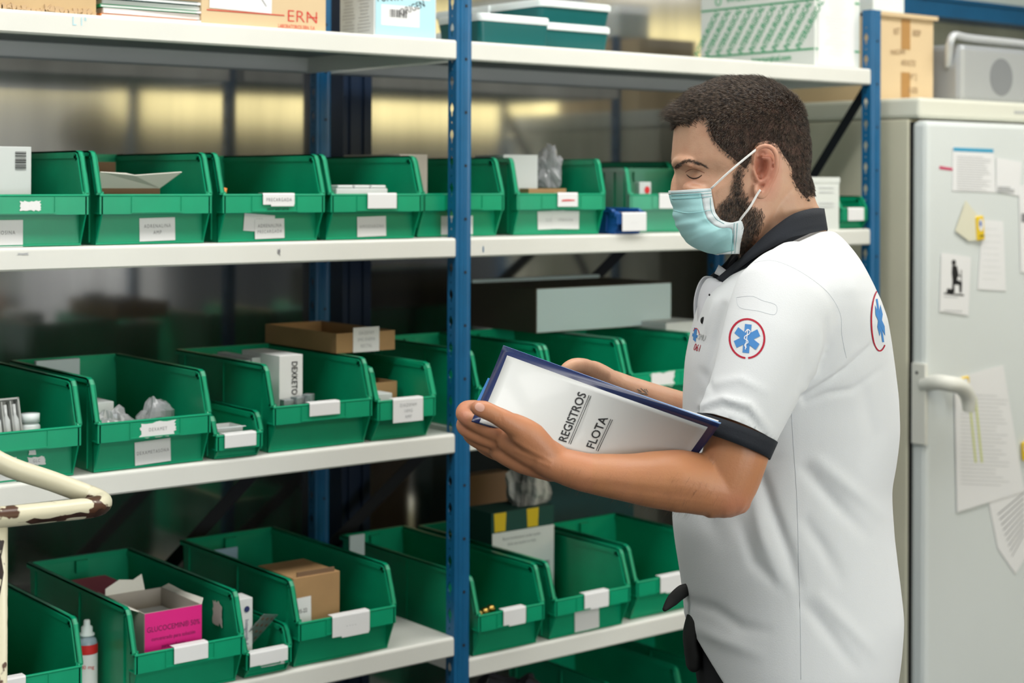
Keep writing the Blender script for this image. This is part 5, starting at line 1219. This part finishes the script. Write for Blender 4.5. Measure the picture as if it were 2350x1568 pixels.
# cloth folds: (polyline in the picture plane, width px, height m)
FOLDS = [([(1842, 912), (1890, 880), (1945, 848), (2005, 790)], 7, -.0055), ([(1848, 925), (1900, 905), (1960, 895), (2020, 850)], 8, -.0035), ([(1850, 895), (1905, 860), (1960, 800)], 10, .004),
         ([(1880, 840), (1900, 790), (1895, 740)], 8, -.004), ([(1862, 860), (1880, 800), (1878, 745)], 9, .003), ([(1828, 895), (1845, 840), (1850, 780)], 9, -.003),
         ([(1612, 930), (1660, 915), (1720, 930), (1765, 985)], 9, .0045), ([(1610, 945), (1660, 930), (1715, 950), (1750, 995)], 6, -.003), ([(1640, 880), (1700, 870), (1760, 900)], 10, .002),
         ([(1745, 1090), (1775, 1180), (1810, 1270), (1830, 1340)], 14, -.006), ([(1725, 1130), (1750, 1230), (1790, 1330)], 16, .004), ([(1700, 1200), (1730, 1290), (1790, 1350)], 14, -.003),
         ([(1850, 1080), (1920, 1160), (1990, 1230)], 16, -.005), ([(1880, 1060), (1950, 1120), (2020, 1180)], 16, .004), ([(1850, 1200), (1890, 1260), (1930, 1330)], 16, -.004), ([(1850, 1390), (1900, 1450), (1960, 1530)], 15, -.004), ([(1880, 1370), (1950, 1440), (2010, 1500)], 15, .0035),
         ([(1570, 1380), (1640, 1400), (1700, 1440), (1760, 1450)], 15, -.003), ([(1590, 1440), (1660, 1470), (1740, 1500)], 16, .003), ([(1660, 700), (1640, 780), (1625, 860)], 7, -.0045), ([(1640, 690), (1618, 770)], 7, .003), ([(1610, 850), (1640, 905)], 9, -.002),
         ([(1800, 575), (1840, 572), (1880, 570)], 8, -.002), ([(1600, 1060), (1600, 1150), (1650, 1240)], 20, -.003), ([(1930, 600), (1960, 680), (1985, 760)], 20, .002), ([(1700, 1040), (1760, 1060), (1800, 1050)], 12, -.002), ([(1985, 900), (2010, 1000), (1990, 1060)], 18, -.004)]
def seg_d(x, y, pl):
    best = 1e9; tt = 0; n = len(pl)-1
    for i in range(n):
        ax, ay = pl[i]; bx, by = pl[i+1]; dx, dy = bx-ax, by-ay; t = max(0, min(1, ((x-ax)*dx+(y-ay)*dy)/(dx*dx+dy*dy)))
        q = math.hypot(x-ax-t*dx, y-ay-t*dy)
        if q < best: best = q; tt = (i+t)/n
    return best, tt
for i, v in enumerate(sv):
    near = depth(v) < D0; x, y = proj(v) if near else proj(mirror(v)); o_ = 0.
    if abs(depth(v)-D0) > .02:
        for pl, w_, h_ in FOLDS:
            if abs(x-pl[0][0]) > 260: continue
            q, tt = seg_d(x, y, pl)
            if q < w_*3: o_ += h_*math.exp(-(q/w_)**2)*(.35+.65*math.sin(PI*min(1, tt*.9+.1)))
    o_ += .0022*noise.noise(Vector((v.x*9, v.y*9, v.z*4)))
    sv[i] = v + sN[i]*o_
# neck opening: push nothing, cut below the hem
p1, p2 = SV(1575, 1421), SV(1680, 1576); nrm = (p2-p1).cross(FWD).normalized()
if nrm.dot(RIGHT) < 0: nrm = -nrm
def snapcut(vs_, fs_, co, no, cond=lambda v: True):
    """cut along a plane: whatever lies behind it goes, the rim is moved onto the plane"""
    bad = [cond(v) and (v-co).dot(no) < 0 for v in vs_]
    out = [f for f in fs_ if not all(bad[i] for i in f)]; mv = set(i for f in out for i in f if bad[i])
    for i in mv: vs_[i] = vs_[i] - no*((vs_[i]-co).dot(no))
    return out
nf = snapcut(sv, sf, p1, nrm)
zb_ = SV(1800, 1598).z
nf = snapcut(sv, nf, Vector((0, 0, zb_)), UP)
def inneck(v):  # opening for the neck
    c = SV(1778, 560); q = v-c; a = q.dot(RIGHT); d_ = q.dot(FWD); return (a/.060)**2+(d_/.058)**2 < 1 and v.z > SV(1790, 640).z
nf = [f for f in nf if not inneck(sv[f[0]])]
ca, cb = onD(1691, 985, 2.075), onD(1728, 885, 2.09); ax = (cb-ca).normalized()
nf = snapcut(sv, nf, ca, ax, lambda v: depth(v) < 2.142 and (v-ca-ax*(v-ca).dot(ax)).length < .085 and (v-ca).dot(ax) > -.12 and (v-ca).dot(RIGHT) < .055)
cc2, cd2 = onD(1768, 950, 2.470), onD(1785, 880, 2.470); ax2 = (cd2-cc2).normalized()
nf = snapcut(sv, nf, cc2, ax2, lambda v: depth(v) > 2.44 and (v-cc2-ax2*(v-cc2).dot(ax2)).length < .085 and (v-cc2).dot(ax2) > -.12)
mb = MB(); us = {}
for f in nf:
    g = []
    for i in f:
        if i not in us: us[i] = len(mb.v); mb.v.append(sv[i])
        g.append(us[i])
    mb.f.append(tuple(g))
shirt = build('polo_shirt', mb, shirtM, person, smooth=True, fix=False)
SB = BVHTree.FromPolygons(mb.v, mb.f)
def strip(name, top, bot, m, parent, dfun, thick=.002, mirror_too=True, sub=5, rows=3, bulge=.0):
    T = [Vector((a, b, 0)) for a, b in top]; B = [Vector((a, b, 0)) for a, b in bot]; T2, _ = catmull(T, [0.]*len(T), sub); B2, _ = catmull(B, [0.]*len(B), sub)
    k = min(len(T2), len(B2)); mb = MB(); vs_ = []
    for i in range(k):
        t = i/(k-1)
        for r in range(rows+1):
            s = r/rows; q = T2[i].lerp(B2[i], s); vs_.append(onD(q.x, q.y, dfun(t, s)))
    fs_ = [(i*(rows+1)+r, i*(rows+1)+r+1, (i+1)*(rows+1)+r+1, (i+1)*(rows+1)+r) for i in range(k-1) for r in range(rows)]
    mb.add(vs_, fs_)
    if mirror_too: mb.add([mirror(v) for v in vs_], [f[::-1] for f in fs_])
    o = build(name, mb, m, parent, smooth=True); md = o.modifiers.new('s', 'SOLIDIFY'); md.thickness = thick; md.offset = 0
    return o
COL = mat('black_rib_knit', (.012, .015, .022), .8, bump=.2, bscale=500)
ctop = [(1890, 479), (1868, 478), (1840, 484), (1815, 494), (1783, 517), (1754, 542), (1722, 573), (1695, 597), (1643, 640)]
cbot = [(1898, 528), (1876, 532), (1846, 538), (1815, 545), (1785, 560), (1752, 578), (1719, 598), (1690, 621), (1666, 652)]
strip('collar', ctop, cbot, COL, shirt, lambda t, s: D0-.004-(.076+.012*s)*math.sin(PI*min(.93, t*1.02))**.62, .0025)
# collar lining and open placket
cfr = MB()
strip('collar_stand', [(1893, 500), (1850, 508), (1800, 530), (1750, 566), (1700, 610), (1655, 650)], [(1900, 545), (1850, 555), (1800, 575), (1750, 600), (1700, 640), (1650, 690)], COL, shirt, lambda t, s: D0-.003-(.066+.012*s)*math.sin(PI*min(.95, t))**.65, .002)
PLK = mat('placket_white', (.70, .70, .74), .8)
strip('placket', [(1644, 641), (1625, 640), (1612, 656), (1604, 680), (1601, 705), (1602, 740)], [(1668, 654), (1662, 668), (1652, 690), (1642, 712), (1632, 735), (1624, 760)], PLK, shirt, lambda t, s: D0-.022-.028*s*(1-.4*t), .002, sub=4)
strip('collar_tip', [(1650, 608), (1640, 628)], [(1672, 624), (1664, 640)], PLK, shirt, lambda t, s: D0-.006-.01*s, .002, mirror_too=False, sub=3)
for (a, b_, r) in ((1628, 677, .0016), (1614, 736, .0052)):
    p = onD(a, b_, D0-.043 if b_ < 700 else D0-.047); build('button', MB().ball(p, r, r*.5, r, 10), GASK, shirt, smooth=True)
# cuffs
def band(name, c0, c1, r1, r2, m, parent, thick=.0022, both=True):
    for mm in ((0, 1) if both else (0,)):
        pts = [(c0[0]+(c1[0]-c0[0])*t, c0[1]+(c1[1]-c0[1])*t, c0[2]+(c1[2]-c0[2])*t) for t in (0, .33, .66, 1)]
        P = [onD(*p) for p in pts]; T = (P[-1]-P[0]).normalized(); B = (FWD-T*FWD.dot(T)).normalized(); N_ = T.cross(B); n = 40
        rg = [[p+N_*math.cos(2*PI*k/n)*(r1[0]+(r1[1]-r1[0])*j/3)+B*math.sin(2*PI*k/n)*(r2[0]+(r2[1]-r2[0])*j/3) for k in range(n)] for j, p in enumerate(P)]
        if mm: rg = [[mirror(q) for q in r] for r in rg]
        mb = MB(); mb.loft(rg, caps=False); o = build(name, mb, m, parent, smooth=True); md = o.modifiers.new('s', 'SOLIDIFY'); md.thickness = thick; md.offset = 0
band('cuff', (1692, 982, 2.075), (1678, 1022, 2.071), (.0520, .0500), (.0535, .0515), COL, shirt, both=False)
band('cuff', (1768, 948, 2.470), (1760, 985, 2.470), (.0530, .0515), (.0540, .0520), COL, shirt, both=False)
# printed marks on the shirt, laid on the cloth
def decal(name, polys, m, parent, off=.0009, step=5., bvh=None):
    """polys: outlines in picture units; every outline is split finely and dropped on the cloth"""
    bvh = bvh or SB; import bmesh
    mb = MB()
    for poly in polys:
        bm = bmesh.new(); vv = [bm.verts.new((a, b, 0)) for a, b in poly]; 
        try: bm.faces.new(vv)
        except Exception: bm.free(); continue
        bmesh.ops.triangulate(bm, faces=bm.faces[:])
        xs = [a for a, b in poly]; ys = [b for a, b in poly]
        x = math.floor(min(xs)/step)*step
        while x < max(xs): bmesh.ops.bisect_plane(bm, geom=bm.verts[:]+bm.edges[:]+bm.faces[:], plane_co=(x, 0, 0), plane_no=(1, 0, 0)); x += step
        y = math.floor(min(ys)/step)*step
        while y < max(ys): bmesh.ops.bisect_plane(bm, geom=bm.verts[:]+bm.edges[:]+bm.faces[:], plane_co=(0, y, 0), plane_no=(0, 1, 0)); y += step
        bm.verts.index_update(); o_ = len(mb.v); ok = {}
        for v in bm.verts:
            p, n = hit(bvh, v.co.x, v.co.y, off); 
            if p is None or depth(p) > D0+.01: continue
            ok[v.index] = len(mb.v); mb.v.append(p)
        for f in bm.faces:
            if all(v.index in ok for v in f.verts): mb.f.append(tuple(ok[v.index] for v in f.verts))
        bm.free()
    if mb.f: return build(name, mb, m, parent, smooth=True, fix=False)
RED_S = mat('crimson_print', (.45, .004, .03), .7); BLU_S = mat('star_blue', (.06, .24, .58), .7); WHT_S = mat('print_white', (.85, .87, .9), .7); GRY_S = mat('pale_grey_print', (.45, .46, .46), .7)
def ringpoly(cx, cy, rx, ry, w_, a0, a1, n=40, rot=0.):
    out = []
    for r in (1, 0):
        for k in range(n+1):
            a = a0+(a1-a0)*k/n; a = a if r else a1+a0-a
            x, y = math.cos(a)*(rx-(0 if r else w_)), math.sin(a)*(ry-(0 if r else w_)); out.append((cx+x*math.cos(rot)-y*math.sin(rot), cy+x*math.sin(rot)+y*math.cos(rot)))
    return out
def ringquads(cx, cy, rx, ry, w_, a0, a1, n=36):
    out = []
    for k in range(n):
        a, b_ = a0+(a1-a0)*k/n, a0+(a1-a0)*(k+1)/n
        out.append([(cx+math.cos(a)*rx, cy+math.sin(a)*ry), (cx+math.cos(b_)*rx, cy+math.sin(b_)*ry), (cx+math.cos(b_)*(rx-w_), cy+math.sin(b_)*(ry-w_)), (cx+math.cos(a)*(rx-w_), cy+math.sin(a)*(ry-w_))])
    return out
ex, ey = 1714.5, 777.5
decal('emblem_ring', ringquads(ex, ey, 42, 47, 4.5, PI*.53, PI*2.48), RED_S, shirt, .0004, 4)
star = []
for k in range(3):
    a = k*PI/3+.10; c_, s_2 = math.sin(a), -math.cos(a); w_, l_ = 8.5, 33
    star.append([(ex+x*c_*.90-y*s_2*.9, ey+x*s_2+y*c_) for x, y in ((-l_, -w_), (l_, -w_), (l_, w_), (-l_, w_))])
decal('star_of_life', star[:1], BLU_S, shirt, .0004, 4); decal('star_of_life', star[1:2], BLU_S, shirt, .0005, 4); decal('star_of_life', star[2:], BLU_S, shirt, .0006, 4)
def dec_line(name, pts, w_, m, parent, off=.002, bvh=None):
    q = []
    V2, _ = catmull([Vector((a, b, 0)) for a, b in pts], [0.]*len(pts), 4)
    for a, b in zip(V2[:-1], V2[1:]):
        d = (b-a).normalized(); n = Vector((-d.y, d.x, 0))*w_/2; q.append([(p.x, p.y) for p in (a-n, b-n, b+n, a+n)])
    return decal(name, q, m, parent, off, 6, bvh)
dec_line('rod', [(1717, 756), (1714, 780), (1711, 803)], 1.8, WHT_S, shirt, .0010)
dec_line('serpent', [(1711, 764), (1716, 757), (1722, 761), (1719, 768), (1711, 772), (1709, 778), (1715, 781), (1717, 787), (1711, 790), (1710, 795), (1714, 798)], 2.0, WHT_S, shirt, .0010)
decal('emblem_ring', ringquads(2018, 735, 21, 72, 3, PI*.30, PI*1.42, 30), RED_S, shirt, .001, 5)
st2 = []
for k in range(3):
    a = k*PI/3+.05; c_, s_2 = math.sin(a), -math.cos(a)
    q = [(x*c_-y*s_2, x*s_2+y*c_) for x, y in ((-33, -8.5), (33, -8.5), (33, 8.5), (-33, 8.5))]
    st2.append([(2019+x*.24+y*.24, 736+y*1.5-x*.1) for x, y in q])
for k in range(3): decal('star_of_life', st2[k:k+1], BLU_S, shirt, .0004+.0001*k, 5)
# chest logo
def text_polys(s, cx, cy, size, rot, sx=1.):
    v, f = text_geo(s, size, sx); c_, s_2 = math.cos(rot), math.sin(rot)
    return [[(cx+v[i].x*c_+v[i].y*s_2, cy+v[i].x*s_2-v[i].y*c_) for i in ff] for ff in f]
decal('logo_lettering', text_polys('SMU', 1611, 775, 20, .30, .45), GRY_S, shirt, .0006, 5)
decal('logo_number', text_polys('061', 1601, 799, 23, .28, .48), RED_S, shirt, .0006, 5)
decal('logo_star', [[(1594, 752), (1600, 756), (1597, 785), (1591, 780)], [(1590, 765), (1602, 770), (1600, 776), (1589, 772)]], BLU_S, shirt, .0005, 8)
decal('logo_ring', ringquads(1598, 775, 9, 22, 1.8, -PI*.75, -PI*.1, 14), RED_S, shirt, .0005, 8)
SEAM = mat('seam_thread', (.50, .53, .57), .9)
def seam(name, pts, r=.00035): surf_tube(name, pts, [r]*len(pts), SEAM, shirt, SB, .0000, 6, 5)
seam('sleeve_seam', [(1672, 640), (1705, 612), (1760, 598), (1800, 606), (1850, 632), (1900, 672), (1928, 720), (1932, 770), (1943, 825)])
seam('side_seam', [(1816, 945), (1822, 1040), (1829, 1150), (1833, 1300), (1836, 1400), (1838, 1560)])
seam('pocket_seam', [(1690, 683), (1725, 680), (1750, 690), (1781, 701), (1777, 722), (1740, 714), (1698, 706), (1690, 683)])
# ------------------------------------------------------------ trousers, belt bag, shoes
tm = MB(); TRM = mat('black_trousers', (.010, .010, .013), .8)
levels(tm, [(1380, 1600, 2030, .150, .1), (1430, 1592, 2036, .158, .1), (1500, 1592, 2038, .162, .1), (1568, 1600, 2034, .165, .1), (1640, 1615, 2028, .165, .1), (1700, 1640, 2010, .15, .1)], 40)
for s_ in (-1, 1):
    hip = SV(1820, 1640); hip = hip+FWD*(.085*s_); 
    kn = Vector((hip.x, hip.y, .50))+RIGHT*-.02; an = Vector((hip.x, hip.y, .09))+RIGHT*.03
    tm.limb([(hip, .095, .08), (hip.lerp(kn, .5), .085, .078), (kn, .062, .06), (kn.lerp(an, .5), .056, .055), (an, .05, .05)], 24, 4)
    sh2 = MB(); sh2.limb([(an+UP*-.035+RIGHT*.03, .040, .036), (an+UP*-.045+RIGHT*-.06, .042, .040), (an+UP*-.058+RIGHT*-.16, .030, .038)], 18, 4)
    sh2.box(-.17, .07, -.04, .04, 0, .02) if 0 else None
    sl = [v for v in sh2.v]
    for v in sl: v.z = max(v.z, .004)
    build('shoe', sh2, GASK, person, smooth=True)
tv, tf = remesh('tmp_tr', tm, BLACK, .006, 5)
mb = MB(); mb.v = tv; mb.f = tf; trs = build('trousers', mb, TRM, person, smooth=True, fix=False)
mb = MB(); mb.limb([(onD(1592, 1348, D0-.03), .006, .010), (onD(1566, 1358, D0-.04), .0095, .006), (onD(1543, 1378, D0-.045), .0085, .004), (onD(1526, 1398, D0-.05), .0035, .004)], 14, 5)
build('belt_strap', mb, GASK, person, smooth=True)
mb = MB(); mb.limb([(onD(1596, 1420, D0-.03), .012, .03), (onD(1586, 1460, D0-.03), .011, .03), (onD(1592, 1500, D0-.03), .013, .03), (onD(1590, 1522, D0-.03), .010, .028)], 18, 5)
build('belt_bag', mb, GASK, person, smooth=True)
# ------------------------------------------------------------ face mask
MSK = mat('mask_blue_nonwoven', (.42, .74, .76), .8, bump=.1, bscale=250); MSW = mat('mask_white_binding', (.74, .80, .82), .8)
Mf = [(1538, 438), (1539, 452), (1542, 472), (1547, 497), (1555, 520), (1566, 541), (1582, 560), (1604, 574), (1630, 582), (1648, 584)]
Sf = [(1632, 432), (1634, 448), (1637, 466), (1640, 482), (1647, 496), (1660, 507), (1678, 511), (1703, 509), (1701, 545), (1697, 583)]
mb = MB(); nb = 24; M2, _ = catmull([Vector((a, b, 0)) for a, b in Mf], [0.]*10, 6); S2, _ = catmull([Vector((a, b, 0)) for a, b in Sf], [0.]*10, 6)
grid = []; k = len(M2)
for i in range(k):
    t = i/(k-1); row = []
    p_s, _n = hit(BB, S2[i].x, S2[i].y, .003); ds = depth(p_s) if p_s is not None and depth(p_s) < D0 else 2.245
    ds = min(max(ds, 2.226), 2.252)
    if t > .8: ds = 2.243
    for j in range(-nb, nb+1):
        th = PI/2*abs(j)/nb; wx = math.cos(th)**.85; x = S2[i].x+(M2[i].x-S2[i].x)*wx; y = S2[i].y+(M2[i].y-S2[i].y)*wx; hd_ = D0-ds
        pl = .0011*math.sin(t*46)*max(0, 1-abs(t-.42)/.28) if .10 < t < .7 else 0
        dd = D0-hd_*math.sin(th)**1.0; p = onD(x, y, dd) if j <= 0 else mirror(onD(x, y, dd))
        nn_ = (RIGHT*-wx+FWD*(math.copysign(math.sin(th), j))).normalized()
        crx = .0016*noise.noise(Vector((x*.035, y*.035, 3)))+.0018*math.exp(-((x-1615)*.45+(y-540))**2/60.)-.0018*math.exp(-((x-1640)*.2-(y-520)*.5)**2/30.)
        p = p+nn_*(pl+crx); q_, n_q, _i, _d = BB.find_nearest(p)
        if q_ is not None:
            for _k in range(3):
                if (p-q_).dot(n_q) < .0022: p = q_+n_q*.0024; q_, n_q, _i, _d = BB.find_nearest(p)
        row.append(p)
    grid.append(row)
w2 = 2*nb+1; flatv = [p for r in grid for p in r]
def gridfaces(i0, i1, j0, j1): return [(i*w2+j, i*w2+j+1, (i+1)*w2+j+1, (i+1)*w2+j) for i in range(i0, i1) for j in range(j0, j1)]
mask = None
mb = MB(); mb.add(flatv, gridfaces(4, k-3, 3, w2-4)); mask = build('face_mask', mb, MSK, person, smooth=True); md = mask.modifiers.new('s', 'SOLIDIFY'); md.thickness = .0014; md.offset = -1
mb = MB(); mb.add(flatv, gridfaces(0, 4, 0, w2-1)+gridfaces(k-3, k-1, 0, w2-1)+gridfaces(4, k-3, 0, 3)+gridfaces(4, k-3, w2-4, w2-1)); bd_ = build('binding', mb, MSW, mask, smooth=True); md = bd_.modifiers.new('s', 'SOLIDIFY'); md.thickness = .0018; md.offset = -.6
mvs = [p for r in grid for p in r]; MBV = BVHTree.FromPolygons(mvs, gridfaces(0, k-1, 0, w2-1))
for (ln, nm) in (([(1541, 443), (1585, 441), (1632, 438)], 'stitch_line'), ([(1541, 449), (1585, 447), (1633, 444)], 'stitch_line'), ([(1542, 457), (1585, 455), (1634, 451)], 'stitch_line'), ([(1692, 512), (1690, 545), (1686, 582)], 'stitch_line'), ([(1685, 512), (1683, 545), (1679, 583)], 'stitch_line'), ([(1630, 455), (1633, 485), (1644, 503), (1662, 514)], 'stitch_line')):
    surf_tube(nm, ln, [.0004]*len(ln), mat('stitch_teal', (.18, .42, .45), .8), mask, MBV, .0006, 8, 5)
surf_tube('fold_line', [(1545, 483), (1580, 489), (1632, 482)], [.0006]*3, mat('mask_fold', (.36, .66, .68), .8), mask, MBV, .0002, 8, 5)
LOOP = mat('elastic_white', (.85, .84, .82), .7)
def loop(pts):
    mb = MB(); P = [onD(a, b, d) for a, b, d in pts]; mb.tube(P, [.0016]*len(P), 8, smooth=4); build('ear_loop', mb, LOOP, mask, smooth=True); build('ear_loop', MB().tube([mirror(p) for p in P], [.0016]*len(P), 8, smooth=4), LOOP, mask, smooth=True)
loop([(1632, 433, 2.236), (1665, 402, 2.222), (1695, 376, 2.217), (1727, 350, 2.214), (1742, 338, 2.218)])
loop([(1745, 436, 2.215), (1738, 446, 2.217), (1722, 474, 2.220), (1706, 495, 2.228), (1693, 512, 2.238)])
# ------------------------------------------------------------ folder
TL, TRr, BL, BR = onD(1155, 794, 2.200), onD(1653, 973, 2.004), onD(1082, 967, 2.046), onD(1556, 1112, 2.112)
BL2 = BL
fm = Matrix.Translation((TL+BR)*.5); folder = thing('folder', 'blue plastic folder with a clear cover reading REGISTROS FLOTA held in both hands', 'folder', fm)
def fp0(u_, v_):
    a = TL.lerp(TRr, u_); b = BL2.lerp(BR, u_); return a.lerp(b, v_)
def fp(u_, v_, off=0.):   # u along the long edge, v from the top edge down; off along the true normal
    p = fp0(u_, v_); n = ((fp0(u_+.01, v_)-p).cross(fp0(u_, v_+.01)-p)).normalized()
    if n.dot(FWD) > 0: n = -n
    return p + n*(off - .006*math.sin(PI*max(0, min(1, v_)))*(.4+.6*u_))
def fsheet(name, u0, u1, v0, v1, off, m, parent, thick=.0006, nu=24, nv=14):
    mb = MB(); vs_ = [fp(u0+(u1-u0)*i/nu, v0+(v1-v0)*j/nv, off) for i in range(nu+1) for j in range(nv+1)]
    mb.add(vs_, [(i*(nv+1)+j, i*(nv+1)+j+1, (i+1)*(nv+1)+j+1, (i+1)*(nv+1)+j) for i in range(nu) for j in range(nv)])
    o = build(name, mb, m, parent, smooth=True); md = o.modifiers.new('s', 'SOLIDIFY'); md.thickness = thick; md.offset = 0; return o
NAVC = mat('navy_folder_plastic', (.012, .022, .085), .25); EDG = mat('pale_blue_edge', (.22, .38, .68), .3)
fc = fsheet('front_cover', 0, 1, 0, 1, 0, NAVC, folder, .0016)
fsheet('cover_edge', 0, 1, -.006, .010, -.0006, EDG, fc, .0018, 24, 2)
pg = fsheet('cover_page', .035, .965, .105, .995, .0014, mat('insert_page', (.50, .51, .505), .5, clear=.15), folder, .0004)
fsheet('inner_pages', .01, .985, .03, .9, -.006, PAPER, folder, .003); 
bk = fsheet('back_cover', -.018, .97, .36, .84, -.010, mat('mid_blue_plastic', (.03, .18, .48), .3), folder, .0016)
def ftext(name, polys, m, off):
    mb = MB()
    for poly in polys: mb.add([fp(a, b, off) for a, b in poly], [tuple(range(len(poly)))])
    return build(name, mb, m, pg, fix=False)
# lettering runs from the lower edge towards the top edge
LU = (TRr-TL).length; 
def f_txt(s, px, py, size, hscale, rot=0):
    # find (u,v) under the picture point by search
    best = None
    for i in range(101):
        for j in range(101):
            x, y = proj(fp(i/100, j/100)); e = (x-px)**2+(y-py)**2
            if best is None or e < best[0]: best = (e, i/100, j/100)
    _, u0, v0 = best; LV = (fp(u0, 1)-fp(u0, 0)).length; v, f = text_geo(s, size, hscale, 1., .012)
    out = []
    c_, s_2 = math.cos(rot), math.sin(rot)
    for ff in f: out.append([(u0-(v[i].y*c_+v[i].x*s_2)/LU, v0-(v[i].x*c_-v[i].y*s_2)/LV) for i in ff])
    w_ = max(q.x for q in v)
    for k_ in (0, 1):
        yb = -size*(.50+.16*k_); poly = [(-w_, yb), (w_, yb), (w_, yb-size*.05), (-w_, yb-size*.05)]
        out.append([(u0-(b*c_+a*s_2)/LU, v0-(a*c_-b*s_2)/LV) for a, b in poly])
    return out
ftext('lettering', f_txt('REGISTROS', 1313, 960, .0185, .76), INKB, .0022)
ftext('lettering', f_txt('FLOTA', 1369, 993, .0185, .76), INKB, .0022)
